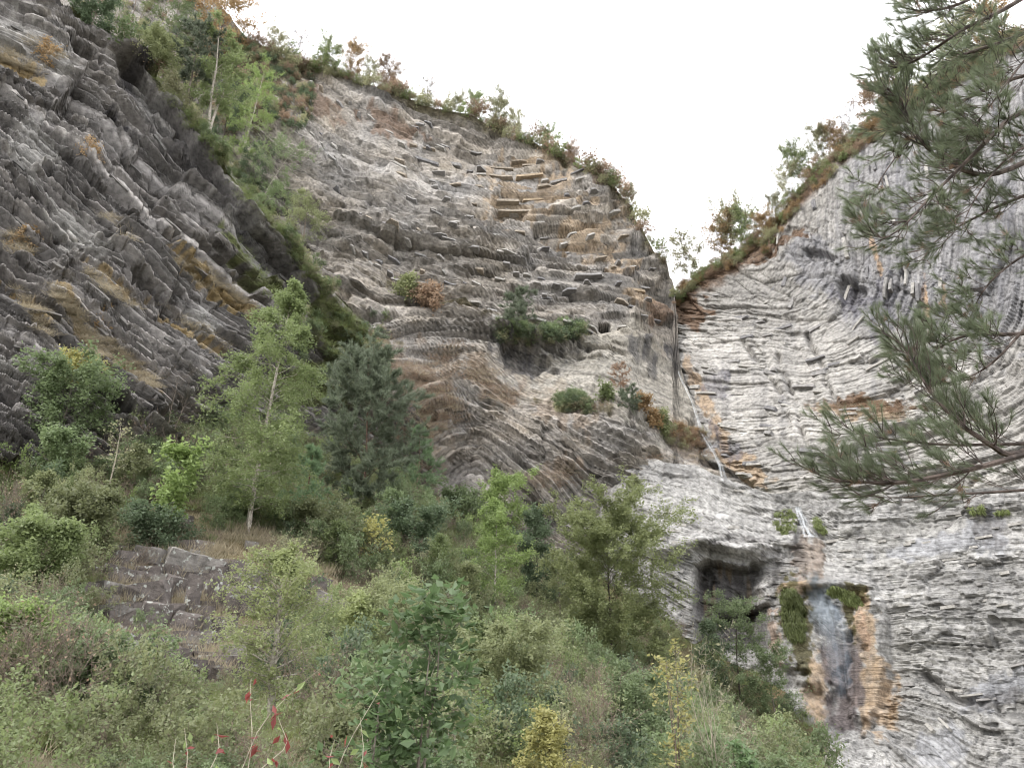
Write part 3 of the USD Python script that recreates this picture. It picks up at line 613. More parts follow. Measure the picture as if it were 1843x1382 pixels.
def place_slabs(parent, face, bed, grid, spots, mats, seed, lpx, tpx, wm):
    rng = np.random.default_rng(seed)
    U_, V_, p_ = grid
    u0, du = U_[0, 0], U_[0, 1] - U_[0, 0]
    for s in spots:
        u, v = s[0], s[1]
        c = int(np.clip(round((u - u0) / du), 2, U_.shape[1] - 3))
        col = V_[:, c]; r = int(np.clip(np.searchsorted(col, v), 2, len(col) - 3))
        loc = p_[r, c]
        a, b = (float(bed.at(k, np.array([u]), np.array([v]))[0]) for k in (bed.cs, bed.sn))
        e1 = np.subtract(*face.point(np.array([u + 6 * a, u - 6 * a]), np.array([v + 6 * b, v - 6 * b])))
        if e1[0] < 0: e1 = -e1
        e1 /= np.linalg.norm(e1)
        e2 = face.normal(np.array([u]), np.array([v]))[0]; e2 = e2 - e1 * (e2 @ e1); e2 /= np.linalg.norm(e2)
        e3 = np.cross(e1, e2)
        m = loc[1] / 1392.0 * 1.1
        L = (s[2] if len(s) > 2 else rng.uniform(*lpx) * (1.0 + rng.random())) * m
        t = (s[3] if len(s) > 3 else rng.uniform(*tpx)) * m
        w = rng.uniform(*wm)
        vv, ff = slab_mesh(rng, L, w, t)
        an = rng.normal(0, 0.05); ca, sa = math.cos(an), math.sin(an)
        vv = np.c_[vv[:, 0] * ca - vv[:, 2] * sa, vv[:, 1], vv[:, 0] * sa + vv[:, 2] * ca]
        mat = s[4] if len(s) > 4 else mats[int(rng.integers(len(mats)))]
        obj('rock_slab', (loc + vv[:, :1] * e1 + vv[:, 1:2] * e2 + vv[:, 2:] * e3, ff), mat, parent)

def scatter(seed, n, poly, ok):
    rng = np.random.default_rng(seed); out = []
    while len(out) < n:
        u, v = rng.uniform(poly[0], poly[2]), rng.uniform(poly[1], poly[3])
        if ok(u, v): out.append((u, v))
    return out

_sm = [(905, 303, 50, 4.5, 'slab_warm'), (955, 305, 56, 5, 'slab_ochre'), (985, 330, 40, 6, 'slab_warm'), (915, 352, 44, 6, 'slab_warm'), (960, 348, 42, 5, 'slab_ochre'), (930, 367, 70, 4, 'slab_warm'),
       (905, 287, 45, 4, 'slab_warm'), (955, 285, 30, 4, 'slab_warm'), (1010, 320, 50, 6, 'slab_grey'), (725, 307, 26, 5, 'slab_warm'), (745, 255, 18, 4, 'slab_warm'), (790, 258, 20, 4, 'slab_light'), (770, 280, 50, 6, 'slab_shadow'),
       (820, 280, 40, 7, 'slab_grey'), (1110, 470, 24, 7, 'slab_warm'), (1130, 478, 20, 8, 'slab_warm'), (1060, 500, 60, 6, 'slab_grey'), (1150, 520, 40, 5, 'slab_ochre')]
_sm += scatter(3, 150, (520, 130, 1200, 620), lambda u, v: v > M_ridge(u) + 18 and u > 480 + 0.35 * v and v < 420 + 0.45 * (u - 540))
place_slabs(c_main, M_face, M_bed, g_main, _sm[:290], ['slab_grey', 'slab_grey', 'slab_light', 'slab_light', 'slab_warm', 'slab_shadow'], 5, (7, 20), (2.5, 5), (0.6, 2.0))
_sr = scatter(4, 130, (1240, 300, 1700, 880), lambda u, v: v > R_ridge(u) + 40)
place_slabs(c_right, R_face, R_bed, g_right, _sr, ['slab_grey', 'slab_light', 'slab_light', 'slab_shadow'], 6, (10, 30), (3, 7), (0.3, 1.1))
_sl = scatter(5, 70, (1180, 850, 1843, 1330), lambda u, v: v > L_ridge(u) + 8 and not (1380 < u < 1600 and v > 1030) and not (1245 < u < 1390 and v > 1000))
place_slabs(c_low, L_face, L_bed, g_low, _sl, ['slab_grey', 'slab_light', 'slab_light'], 7, (7, 18), (2.5, 5), (0.1, 0.35))
_sb = scatter(6, 80, (0, 20, 690, 740), lambda u, v: v > B_ridge(u) + 40 and v < 760 - 0.12 * u)
place_slabs(c_left, B_face, B_bed, g_left, _sb, ['slab_dark', 'slab_dark', 'slab_dark_edge', 'slab_dark_edge'], 8, (14, 34), (2.5, 6), (0.1, 0.4))

for nm, c in (('boulder_grey', (0.125, 0.108, 0.10)), ('boulder_pale', (0.21, 0.195, 0.18))):
    usdkit.material(stage, '/World/Looks/' + nm + '_lichen', {
        'g': ('geometry', {}), 'n': ('noise_texture', {'scale': 2.2, 'detail': 6.0, 'roughness': 0.65}),
        'r': ('rgb_ramp', {'ramp': [(0.30, tuple(x * 0.5 for x in c)), (0.55, c), (0.75, tuple(x * 1.4 for x in c))]}),
        'v': ('noise_texture', {'scale': 3.2, 'detail': 3.0, 'roughness': 0.6}), 'vr': ('rgb_ramp', {'ramp': [(0.60, (0, 0, 0)), (0.64, (0.9, 0.9, 0.9))]}),
        'm': ('mix', {'mix_type': 'mix', 'color2': (0.36, 0.37, 0.34)}), 'n2': ('noise_texture', {'scale': 7.0, 'detail': 6.0, 'roughness': 0.7}), 'b': ('bump', {'strength': 0.8, 'distance': 0.12}),
        'p': ('principled_bsdf', {'roughness': 0.9, 'specular_ior_level': 0.25})},
        [('g.position', 'n.vector'), ('g.position', 'v.vector'), ('g.position', 'n2.vector'), ('n.fac', 'r.fac'), ('v.fac', 'vr.fac'), ('vr.color', 'm.fac'), ('r.color', 'm.color1'), ('m.color', 'p.base_color'),
         ('n2.fac', 'b.height'), ('b.normal', 'p.normal')], surface='p.BSDF')

def boulder_mesh(seed, a, b, c):
    rng = np.random.default_rng(seed)
    k = np.array([[x, y, z] for x in (-1, 1) for y in (-1, 1) for z in (-1, 1)], float)
    p = np.concatenate([k * rng.uniform(0.62, 1.0, (8, 3)), rng.uniform(-1, 1, (4, 3)) * 0.95])
    h = trimesh.convex.convex_hull(p * np.array([a, b, c]))
    h = h.subdivide().subdivide().subdivide()
    v = h.vertices
    n = np.stack([fb(v[:, 0] * 1.7 + k * 9, v[:, 1] * 1.7 + v[:, 2] * 2.3, seed + k, 4, 0.6) for k in range(3)], 1) - 0.5
    return v + n * 0.34 * min(a, b, c), np.array(h.faces)

def boulder(px, py, w, h, mat, label, tilt=0.0, deep=0.9, seed=1):
    g = hit(px, py + h * 0.4)
    if g is None: g = P(px, py, 40.0)
    m = g[1] / 1392.0 * 1.05
    t = thing('boulder', (g[0], g[1], g[2] + h * m * 0.32), 0)
    v, f = boulder_mesh(seed, w * m / 2 * 0.8, w * m / 2 * deep * 0.55, h * m / 2 * 0.95)
    yw = np.random.default_rng(seed + 9).uniform(-1.1, 1.1); v = np.c_[v[:, 0] * math.cos(yw) - v[:, 1] * math.sin(yw), v[:, 0] * math.sin(yw) + v[:, 1] * math.cos(yw), v[:, 2]]
    ca, sa = math.cos(math.radians(tilt)), math.sin(math.radians(tilt))
    v = np.c_[v[:, 0] * ca + v[:, 2] * sa, v[:, 1], -v[:, 0] * sa + v[:, 2] * ca]
    obj('stone', (v, f), mat + '_lichen', t)
    tag(t, label, 'boulder', 'fallen boulders on the slope')

_bl = [(268, 1000, 66, 30, 'boulder_pale', 'flat pale-topped boulder at the top of the rockfall, left one of the two slabs', 8),
       (345, 1012, 104, 38, 'boulder_pale', 'largest lichen-spotted slab at the top of the rockfall, tilted to the right', 12),
       (212, 1032, 62, 26, 'boulder_grey', 'low broken boulder at the left end of the rockfall', 5),
       (265, 1072, 74, 46, 'boulder_grey', 'squat dark boulder in the middle of the rockfall', -6),
       (344, 1068, 52, 62, 'boulder_grey', 'upright boulder with white lichen spots in the rockfall', 4),
       (386, 1062, 50, 56, 'boulder_grey', 'brownish split boulder right of the upright spotted one', -8),
       (430, 1080, 56, 52, 'boulder_grey', 'dark smooth boulder at the right end of the rockfall', 10),
       (275, 1108, 66, 44, 'boulder_grey', 'black hollowed boulder below the squat one', 6),
       (202, 1080, 26, 16, 'boulder_pale', 'small pale angular block left of the squat boulder', 0),
       (372, 1150, 78, 26, 'boulder_grey', 'flat cracked ledge stone below the rockfall', 5),
       (300, 1190, 62, 56, 'boulder_grey', 'lone grey sloping boulder beside dry grass, lower than the rockfall', 22),
       (264, 1265, 52, 76, 'boulder_grey', 'dark shaded boulder lowest on the slope, half under green bushes', 15),
       (588, 1092, 70, 40, 'boulder_pale', 'smooth pale boulder behind the front birch', 20),
       (452, 982, 28, 16, 'boulder_pale', 'small pinkish stone at the foot of the tall birch', 8),
       (184, 1160, 20, 10, 'boulder_pale', 'tiny white stone among bushes left of the rockfall', 25),
       (575, 1052, 40, 26, 'boulder_grey', 'dark stone under twigs above the smooth pale boulder', 8),
       (420, 1030, 48, 40, 'boulder_grey', 'brown dry-grassed boulder right of the largest spotted slab', -12),
       (310, 1052, 44, 34, 'boulder_grey', 'dark wedge boulder under the left edge of the largest spotted slab', 14),
       (232, 1122, 54, 34, 'boulder_grey', 'dark broken boulder at the lower left of the rockfall', -10),
       (335, 1122, 58, 36, 'boulder_grey', 'shaded boulder between the black hollowed one and the flat cracked stone', 12),
       (400, 1128, 50, 34, 'boulder_grey', 'grey block just above the flat cracked ledge stone', -6),
       (325, 1232, 60, 30, 'boulder_grey', 'brownish flat boulder under the lone sloping one', 10),
       (240, 1205, 44, 34, 'boulder_grey', 'dark block left of the lone sloping boulder', -8),
       (325, 940, 50, 26, 'boulder_grey', 'dark stone under the lime green sapling', -10)]
for k, b in enumerate(_bl):
    boulder(b[0], b[1], b[2] * 1.15, b[3] * 1.2, *b[4:6], tilt=b[6], seed=40 + k)

# ================================================================== falling water
usdkit.material(stage, '/World/Looks/falling_water', {
    'g': ('geometry', {}), 'mp': ('mapping', {'scale': (9.0, 9.0, 0.7)}), 'n': ('noise_texture', {'scale': 1.0, 'detail': 4.0, 'roughness': 0.6}),
    'r': ('rgb_ramp', {'ramp': [(0.42, (0.02, 0.02, 0.02)), (0.72, (0.45, 0.45, 0.45))]}),
    'tr': ('transparent_bsdf', {}), 'd': ('principled_bsdf', {'base_color': (0.62, 0.65, 0.68), 'roughness': 0.3}), 'm': ('mix_closure', {})},
    [('g.position', 'mp.vector'), ('mp.vector', 'n.vector'), ('n.fac', 'r.fac'), ('r.color', 'm.fac'), ('tr.BSDF', 'm.closure1'), ('d.BSDF', 'm.closure2')], surface='m.closure')
usdkit.material(stage, '/World/Looks/water_veil', {
    'g': ('geometry', {}), 'mp': ('mapping', {'scale': (5.0, 5.0, 0.45)}), 'n': ('noise_texture', {'scale': 1.0, 'detail': 4.0, 'roughness': 0.6}),
    'r': ('rgb_ramp', {'ramp': [(0.45, (0.02, 0.02, 0.02)), (0.8, (0.06, 0.06, 0.06))]}),
    'tr': ('transparent_bsdf', {}), 'd': ('principled_bsdf', {'base_color': (0.46, 0.52, 0.60), 'roughness': 0.3}), 'm': ('mix_closure', {})},
    [('g.position', 'mp.vector'), ('mp.vector', 'n.vector'), ('n.fac', 'r.fac'), ('r.color', 'm.fac'), ('tr.BSDF', 'm.closure1'), ('d.BSDF', 'm.closure2')], surface='m.closure')

def fall(path, widths, out, strands, seed, mat, label):
    rng = np.random.default_rng(seed)
    p = np.array(path, float)
    s = np.linspace(0, len(p) - 1, len(p) * 7)
    c = np.stack([np.interp(s, np.arange(len(p)), p[:, k]) for k in range(2)], 1)
    w = np.interp(s, np.arange(len(p)), widths)
    pts = np.array([rock_at(a, b, 6.0) for a, b in c])
    Yk = gaussian_filter(pts[:, 1], 2.0)
    t = thing('waterfall', pts[len(pts) // 2])
    org = pts[len(pts) // 2]
    for k in range(strands):
        off = (rng.random() - 0.5) * 1.0
        wob = off * w + (n2(s * 0.9, s * 0 + k, seed) - 0.5) * w * 0.35
        hw = w * rng.uniform(0.10, 0.26) * (0.7 + 0.6 * n2(s * 1.4, s * 0 + k * 3.3, seed + 2))
        Y = Yk - out - rng.random() * 0.25
        k0, k1 = (int(rng.uniform(0, 0.25) * len(s)), int(rng.uniform(0.7, 1.0) * len(s))) if mat == 'water_veil' else (0, len(s))
        ring = []
        for q, dep in ((-1, 0.06), (-0.3, -0.10), (0.3, -0.10), (1, 0.06)):
            ring.append(P(c[:, 0] + wob + hw * q, c[:, 1], Y + dep))
        v = np.stack(ring, 1)[k0:k1]
        obj('strand', (v.reshape(-1, 3) - org, grid_faces(*v.shape[:2])), mat, t)
    tag(t, label, 'waterfall')

fall([(1221, 668), (1230, 690), (1246, 722), (1256, 752), (1264, 778), (1278, 800), (1288, 818), (1298, 838), (1304, 864)], [3, 4, 5, 5, 6, 8, 6, 8, 12], 0.3, 4, 2, 'falling_water', 'long thin white waterfall sliding down the crease below the gorge notch')
fall([(1434, 912), (1440, 925), (1446, 940), (1453, 955), (1460, 966)], [8, 10, 13, 16, 22], 0.4, 7, 3, 'falling_water', 'short white cascade beside the mossy rock curtain')
fall([(1470, 1052), (1476, 1085), (1486, 1120), (1498, 1150), (1506, 1190), (1514, 1240), (1522, 1306)], [48, 54, 58, 52, 48, 44, 40], 0.45, 6, 4, 'water_veil', 'faint bluish water veil over the stained orange rock, the lowest fall')
# ================================================================== plants: materials
def leaf_material(name, dark, mid, light, trans=0.35, spread=(0.1, 0.5, 0.9), obj_var=0.25):
    usdkit.material(stage, '/World/Looks/' + name, {
        'g': ('geometry', {}), 'oi': ('object_info', {}),
        'r': ('rgb_ramp', {'ramp': [(spread[0], dark), (spread[1], mid), (spread[2], light)]}),
        'mr': ('map_range', {'from_min': 0.0, 'from_max': 1.0, 'to_min': 1.06 - obj_var, 'to_max': 1.06 + obj_var}),
        'hs': ('hsv', {'saturation': 0.86, 'fac': 1.0}),
        'd': ('principled_bsdf', {'roughness': 0.55, 'specular_ior_level': 0.3}), 't': ('translucent_bsdf', {}), 'm': ('add_closure', {})},
        [('g.random_per_island', 'r.fac'), ('oi.random', 'mr.value'), ('r.color', 'hs.color'), ('mr.result', 'hs.value'), ('hs.color', 'd.base_color'), ('hs.color', 't.color'),
         ('d.BSDF', 'm.closure1'), ('t.BSDF', 'm.closure2')], surface='m.closure')

leaf_material('leaf_birch', (0.096, 0.122, 0.043), (0.179, 0.207, 0.079), (0.307, 0.317, 0.122))
leaf_material('leaf_lime', (0.102, 0.140, 0.037), (0.179, 0.232, 0.061), (0.256, 0.317, 0.098))
leaf_material('leaf_green', (0.077, 0.104, 0.043), (0.135, 0.171, 0.073), (0.205, 0.244, 0.110))
leaf_material('leaf_dark', (0.051, 0.073, 0.037), (0.083, 0.110, 0.055), (0.128, 0.159, 0.079))
leaf_material('leaf_olive', (0.10, 0.112, 0.048), (0.175, 0.192, 0.085), (0.27, 0.28, 0.13))
leaf_material('leaf_yellow', (0.18, 0.17, 0.05), (0.28, 0.27, 0.075), (0.38, 0.37, 0.12))
leaf_material('leaf_ochre', (0.16, 0.105, 0.045), (0.26, 0.17, 0.07), (0.33, 0.25, 0.12))
leaf_material('leaf_rust', (0.14, 0.095, 0.06), (0.21, 0.14, 0.085), (0.28, 0.20, 0.125))
leaf_material('leaf_pale', (0.15, 0.15, 0.08), (0.23, 0.225, 0.12), (0.32, 0.30, 0.17))
leaf_material('leaf_glossy', (0.06, 0.10, 0.035), (0.11, 0.17, 0.055), (0.22, 0.29, 0.12), 0.25)
leaf_material('leaf_front', (0.13, 0.15, 0.055), (0.25, 0.26, 0.095), (0.44, 0.42, 0.20))
leaf_material('leaf_red', (0.11, 0.015, 0.012), (0.18, 0.025, 0.02), (0.26, 0.05, 0.03), 0.3)
leaf_material('needle_pine', (0.064, 0.079, 0.049), (0.109, 0.128, 0.076), (0.167, 0.189, 0.116), 0.2)
leaf_material('needle_young', (0.077, 0.122, 0.055), (0.128, 0.183, 0.085), (0.205, 0.268, 0.122), 0.2)
leaf_material('needle_near', (0.075, 0.092, 0.05), (0.13, 0.152, 0.085), (0.21, 0.24, 0.15), 0.25)
leaf_material('needle_brown', (0.12, 0.075, 0.045), (0.18, 0.115, 0.07), (0.24, 0.16, 0.10), 0.2)
leaf_material('dry_blade', (0.15, 0.125, 0.08), (0.25, 0.205, 0.135), (0.34, 0.29, 0.20), 0.3)
leaf_material('green_blade', (0.090, 0.110, 0.030), (0.154, 0.183, 0.055), (0.256, 0.268, 0.098), 0.3)
def bark(name, c, dark):
    usdkit.material(stage, '/World/Looks/' + name, {
        'g': ('geometry', {}), 'n': ('noise_texture', {'scale': 9.0, 'detail': 4.0, 'roughness': 0.6}), 'r': ('rgb_ramp', {'ramp': [(0.38, dark), (0.58, c)]}),
        'p': ('principled_bsdf', {'roughness': 0.9, 'specular_ior_level': 0.2})}, [('g.position', 'n.vector'), ('n.fac', 'r.fac'), ('r.color', 'p.base_color')], surface='p.BSDF')
bark('bark_birch', (0.46, 0.42, 0.37), (0.16, 0.14, 0.12)); bark('bark_dark', (0.085, 0.07, 0.06), (0.03, 0.025, 0.022)); bark('bark_grey', (0.24, 0.21, 0.18), (0.11, 0.095, 0.08))
bark('bark_pine', (0.17, 0.115, 0.085), (0.06, 0.045, 0.04)); bark('bark_pale', (0.40, 0.36, 0.29), (0.22, 0.19, 0.15)); bark('bark_bough', (0.12, 0.095, 0.085), (0.045, 0.037, 0.034)); bark('bark_red', (0.17, 0.07, 0.05), (0.09, 0.05, 0.04)); bark('bark_twig', (0.20, 0.16, 0.13), (0.10, 0.08, 0.065))

# ================================================================== plants: geometry
def tubes(c, r, m=4):
    """Many tapered tubes at once: c (n, k, 3) centre lines, r (n, k) radii."""
    n, k, _ = c.shape
    t = np.gradient(c, axis=1); t /= np.linalg.norm(t, axis=-1, keepdims=True) + 1e-9
    a = np.where(np.abs(t[..., 2:]) > 0.9, np.array([1.0, 0, 0]), np.array([0, 0, 1.0]))
    x = np.cross(t, a); x /= np.linalg.norm(x, axis=-1, keepdims=True) + 1e-9
    y = np.cross(t, x)
    an = np.arange(m) / m * 2 * math.pi
    v = c[:, :, None] + r[:, :, None, None] * (x[:, :, None] * np.cos(an)[:, None] + y[:, :, None] * np.sin(an)[:, None])
    idx = np.arange(n * k * m).reshape(n, k, m)
    a0, a1 = idx[:, :-1], idx[:, 1:]
    b0, b1 = np.roll(a0, -1, 2), np.roll(a1, -1, 2)
    f = np.concatenate([np.stack([a0, b0, b1], -1).reshape(-1, 3), np.stack([a0, b1, a1], -1).reshape(-1, 3)])
    return v.reshape(-1, 3), f

def join(*ms):
    vs, fs, n = [], [], 0
    for v, f in ms:
        vs.append(v); fs.append(np.asarray(f) + n); n += len(v)
    return np.concatenate(vs), np.concatenate(fs)

def unit(x):
    return x / (np.linalg.norm(x, axis=-1, keepdims=True) + 1e-9)

def leaves(rng, p, size, upb=1.7, aspect=0.62, axis=None, droop=0.0):
    """A small folded leaf at each point."""
    n = len(p)
    nr = unit(rng.normal(size=(n, 3)) + np.array([0, 0, upb]))
    ax = unit(rng.normal(size=(n, 3)) if axis is None else axis + rng.normal(size=(n, 3)) * 0.5)
    ax[:, 2] -= droop; ax = unit(np.cross(nr, np.cross(ax, nr)))
    sd = np.cross(nr, ax)
    s = (size * rng.uniform(0.6, 1.3, n))[:, None]
    a, b = p - ax * s * 0.5, p + ax * s * 0.5
    mid = p - nr * s * 0.10
    c, d = mid + sd * s * aspect * 0.5, mid - sd * s * aspect * 0.5
    v = np.stack([a, c, b, d], 1).reshape(-1, 3)
    k = np.arange(n)[:, None] * 4
    return v, np.concatenate([k + np.array([[0, 1, 2]]), k + np.array([[0, 2, 3]])])

def blades(rng, p, axis, length, width):
    """Thin blades (needles, grass) from each point along an axis: one triangle each."""
    n = len(p)
    L = (length * rng.uniform(0.6, 1.15, n))[:, None]
    ax = unit(axis)
    sd = unit(np.cross(ax, rng.normal(size=(n, 3))))
    v = np.stack([p - sd * width / 2, p + sd * width / 2, p + ax * L], 1).reshape(-1, 3)
    return v, np.arange(n * 3).reshape(n, 3)

def skeleton(rng, H, rad, cb, n1, n2_, up=0.6, lean=(0, 0), wig=0.05, stems=1, sec_len=0.45, droop=0.0, prof='oval', r0=None):
    """Trunk, limbs and twigs of a tree of height H whose crown is rad wide and starts at the share cb of its height."""
    K = 9
    t = np.linspace(0, 1, K)
    r0 = r0 or H * 0.009 + 0.015
    trunks, tr = [], []
    for s in range(stems):
        az = rng.uniform(0, 6.28); sp = 0 if stems == 1 else rad * 0.45
        c = np.stack([lean[0] * H * t ** 1.5 + math.cos(az) * sp * t, lean[1] * H * t ** 1.5 + math.sin(az) * sp * t, H * 0.97 * t * (1 if s == 0 else rng.uniform(0.75, 0.95))], 1)
        w = np.cumsum(rng.normal(0, wig * H / K, (K, 2)), 0); w[0] = 0
        c[:, :2] += w
        trunks.append(c); tr.append(r0 / math.sqrt(stems) * (1 - 0.88 * t))
    trunks, tr = np.array(trunks), np.array(tr)
    hs = cb + (1 - cb) * (np.arange(n1) + rng.random(n1)) / n1 * 0.98
    rel = (hs - cb) / (1 - cb)
    if prof == 'cone': R = rad * (1.02 - rel) ** 0.8 * np.minimum(1, rel * 6 + 0.45)
    elif prof == 'birch': R = rad * np.sin(np.pi * np.clip(rel * 0.80 + 0.20, 0, 1)) ** 0.85 * (1.05 - 0.30 * rel)
    elif prof == 'dome': R = rad * np.sqrt(np.clip(1.02 - rel ** 2, 0.04, 1))
    else: R = rad * np.sqrt(np.clip(1 - (rel * 1.85 - 0.85) ** 2, 0.06, 1))
    R = R * rng.uniform(0.55, 1.18, n1)
    az = np.arange(n1) * 2.39996 + rng.uniform(-0.7, 0.7, n1)
    st = rng.integers(0, stems, n1)
    P0 = np.stack([[np.interp(hs[q], t, trunks[st[q], :, k]) for k in range(3)] for q in range(n1)])
    k1 = np.linspace(0, 1, 6)[None, :, None]
    dirh = np.stack([np.cos(az), np.sin(az), np.zeros(n1)], 1)
    upv = up * (0.6 + 0.9 * rel) * rng.uniform(0.6, 1.4, n1)
    limb = P0[:, None] + dirh[:, None] * R[:, None, None] * k1 + np.array([0, 0, 1.0]) * (R * upv)[:, None, None] * (k1 ** 0.8) - np.array([0, 0, 1.0]) * (R * droop)[:, None, None] * k1 ** 2.2
    limb[:, 1:] += np.cumsum(rng.normal(0, 0.05, (n1, 5, 3)) * R[:, None, None], 1)
    lr = (r0 * 0.20 * (1.1 - 0.6 * rel) / math.sqrt(stems) ** 0.6)[:, None] * (1 - 0.85 * k1[..., 0])
    # twigs
    q = np.repeat(np.arange(n1), n2_); N = len(q)
    u = rng.uniform(0.25, 1.0, N)
    fi = u * 5; i0 = np.minimum(fi.astype(int), 4); fr = (fi - i0)[:, None]
    Q0 = limb[q, i0] * (1 - fr) + limb[q, i0 + 1] * fr
    dd = unit(limb[q, i0 + 1] - limb[q, i0]) + rng.normal(0, 0.75, (N, 3)) + np.array([0, 0, 0.25 * up - droop * 0.8])
    dd = unit(dd); Lt = R[q] * sec_len * rng.uniform(0.5, 1.2, N) * (1.15 - 0.5 * u) + 0.05 * rad
    k2 = np.linspace(0, 1, 4)[None, :, None]
    tw = Q0[:, None] + dd[:, None] * Lt[:, None, None] * k2 - np.array([0, 0, droop]) * Lt[:, None, None] * k2 ** 2
    tw[:, 1:] += np.cumsum(rng.normal(0, 0.08, (N, 3, 3)) * Lt[:, None, None], 1)
    twr = np.maximum(lr[q, 2] * 0.35, 0.004)[:, None] * (1 - 0.75 * k2[..., 0])
    return dict(trunk=(trunks, tr), limb=(limb, lr), twig=(tw, np.broadcast_to(twr, tw.shape[:2])))

def leaf_points(rng, tw, n, jit, lo=0.15):
    q = rng.integers(0, len(tw), n); u = rng.uniform(lo, 1.08, n) * 3
    i0 = np.clip(u.astype(int), 0, 2); fr = (u - i0)[:, None]
    return tw[q, i0] * (1 - fr) + tw[q, i0 + 1] * fr + rng.normal(0, jit, (n, 3)), unit(tw[q, 3] - tw[q, 0])

def plant(name, loc, H, rad, seed, leaf_mat, bark_mat, n_leaf, leaf, cb=0.25, n1=30, n2_=8, kind='leaf', parent_thing=None, twig_sides=3, rz=0.0, part='crown', **kw):
    rng = np.random.default_rng(seed)
    n_leaf, leaf, n2_ = int(n_leaf * 1.25), leaf * 1.25, n2_
    sk = skeleton(rng, H, rad, cb, n1, n2_, **kw)
    t = parent_thing or thing(name, loc, rz)
    wood = join(tubes(*sk['trunk'], 6), tubes(*sk['limb'], 4))
    obj('trunk' if kw.get('stems', 1) == 1 else 'stems', wood, bark_mat, t)
    if twig_sides: tag(obj('twigs', tubes(*sk['twig'], twig_sides), bark_mat, t), kind='stuff')
    if n_leaf:
        if kind == 'needle':
            p, ax = leaf_points(rng, sk['twig'][0], n_leaf, 0.03 * rad ** 0.5)
            m = blades(rng, p, ax * 0.9 + rng.normal(0, 0.6, p.shape) + np.array([0, 0, 0.25]), leaf, leaf * 0.16)
        else:
            p, ax = leaf_points(rng, sk['twig'][0], n_leaf, leaf * 0.8)
            m = leaves(rng, p, leaf, droop=0.3)
        tag(obj(part, m, leaf_mat, t), kind='stuff')
    return t
# ================================================================== plants: where they stand
def size_at(loc, px_base, px_top, py_top, hw):
    c = (loc - EYE) @ FWD
    top = P(px_top, py_top, loc[1])
    return top[2] - loc[2], hw * c / FPX, (top[0] - loc[0]) / max(top[2] - loc[2], 0.1)

def tree(name, px, py, ptop, hw, label, cat, leaf_mat, bark_mat, n_leaf, leaf, seed, group=None, on='slope', sink=0.3, topx=None, near=6.0, Y=None, **kw):
    if on == 'slope':
        loc = hit(px, py, near)
        if loc is None: loc = P(px, py, 74.0)
        if Y: loc = P(px, py, Y); loc[2] = gz(loc[0], loc[1]).item()
    else:
        loc = rock_at(px, py, 4.0); loc[1] += 0.5
    loc = np.array(loc, float); loc[2] -= sink
    H, rad, lean = size_at(loc, px, topx if topx is not None else px, ptop, hw)
    if topx is not None: kw['lean'] = (lean, 0)
    t = plant(name, loc, H, rad, seed, leaf_mat, bark_mat, n_leaf, leaf, **kw)
    tag(t, label, cat, group)
    return t

# ---------- trees of the slope
tree('birch_tree', 445, 962, 496, 112, 'tall feathery birch with a pale trunk, the highest tree of the slope', 'tree', 'leaf_birch', 'bark_birch', 30000, 0.14, 1, topx=528, cb=0.10, n1=72, n2_=12, prof='birch', up=0.55, droop=0.25)
tree('pine_tree', 655, 940, 632, 88, 'dense dark green pine between the tall birch and the cliff', 'tree', 'needle_pine', 'bark_pine', 48000, 0.36, 2, topx=668, cb=0.06, n1=70, n2_=10, kind='needle', prof='oval', up=0.55, part='needles')
tree('pine_tree', 752, 905, 765, 52, 'small light green young pine right of the dense dark pine', 'tree', 'needle_young', 'bark_pine', 9000, 0.32, 3, cb=0.08, n1=34, n2_=8, kind='needle', prof='cone', up=0.3, part='needles')
tree('pine_tree', 546, 958, 800, 62, 'thin open young pine with a reddish trunk left of the dense dark pine', 'tree', 'needle_young', 'bark_red', 7000, 0.26, 4, cb=0.2, n1=26, n2_=7, kind='needle', prof='cone', up=0.15, part='needles')
tree('birch_tree', 892, 1125, 893, 58, 'narrow light green birch with a straight pale trunk below the folded cliff', 'tree', 'leaf_lime', 'bark_birch', 11000, 0.13, 5, cb=0.12, n1=44, n2_=9, prof='birch', up=0.6, droop=0.15)
tree('broadleaf_tree', 905, 985, 866, 50, 'bright green bushy tree whose top rises behind the narrow birch', 'tree', 'leaf_lime', 'bark_dark', 7000, 0.22, 6, cb=0.1, n1=30, n2_=8, prof='oval')
tree('broadleaf_tree', 968, 1095, 930, 44, 'dark green tree right of the narrow birch, in its shade', 'tree', 'leaf_dark', 'bark_dark', 9000, 0.18, 7, cb=0.05, n1=34, n2_=8)
tree('broadleaf_tree', 1106, 1225, 945, 124, 'wide olive green tree with a dark branching trunk beside the pale wall', 'tree', 'leaf_front', 'bark_dark', 46000, 0.16, 8, topx=1085, cb=0.14, n1=60, n2_=12, prof='oval', up=0.75)
tree('broadleaf_tree', 1335, 1290, 1085, 62, 'green tree reaching up to the dark hollow in the wall', 'tree', 'leaf_green', 'bark_dark', 9000, 0.16, 9, cb=0.08, n1=40, n2_=8)
tree('broadleaf_tree', 1290, 1265, 1120, 34, 'slender dark green tree just left of the one reaching the hollow', 'tree', 'leaf_dark', 'bark_dark', 4500, 0.17, 10, cb=0.05, n1=26, n2_=7)
tree('broadleaf_tree', 1400, 1330, 1165, 58, 'spreading green tree at the left edge of the stained orange rock', 'tree', 'leaf_green', 'bark_grey', 6500, 0.16, 11, cb=0.1, n1=32, n2_=8, up=0.4)
tree('birch_tree', 478, 1345, 985, 112, 'front birch with small yellowish leaves and a thin white trunk', 'tree', 'leaf_front', 'bark_birch', 11500, 0.065, 12, topx=512, Y=21, cb=0.2, n1=56, n2_=11, prof='birch', up=0.75, droop=0.1, r0=0.13)
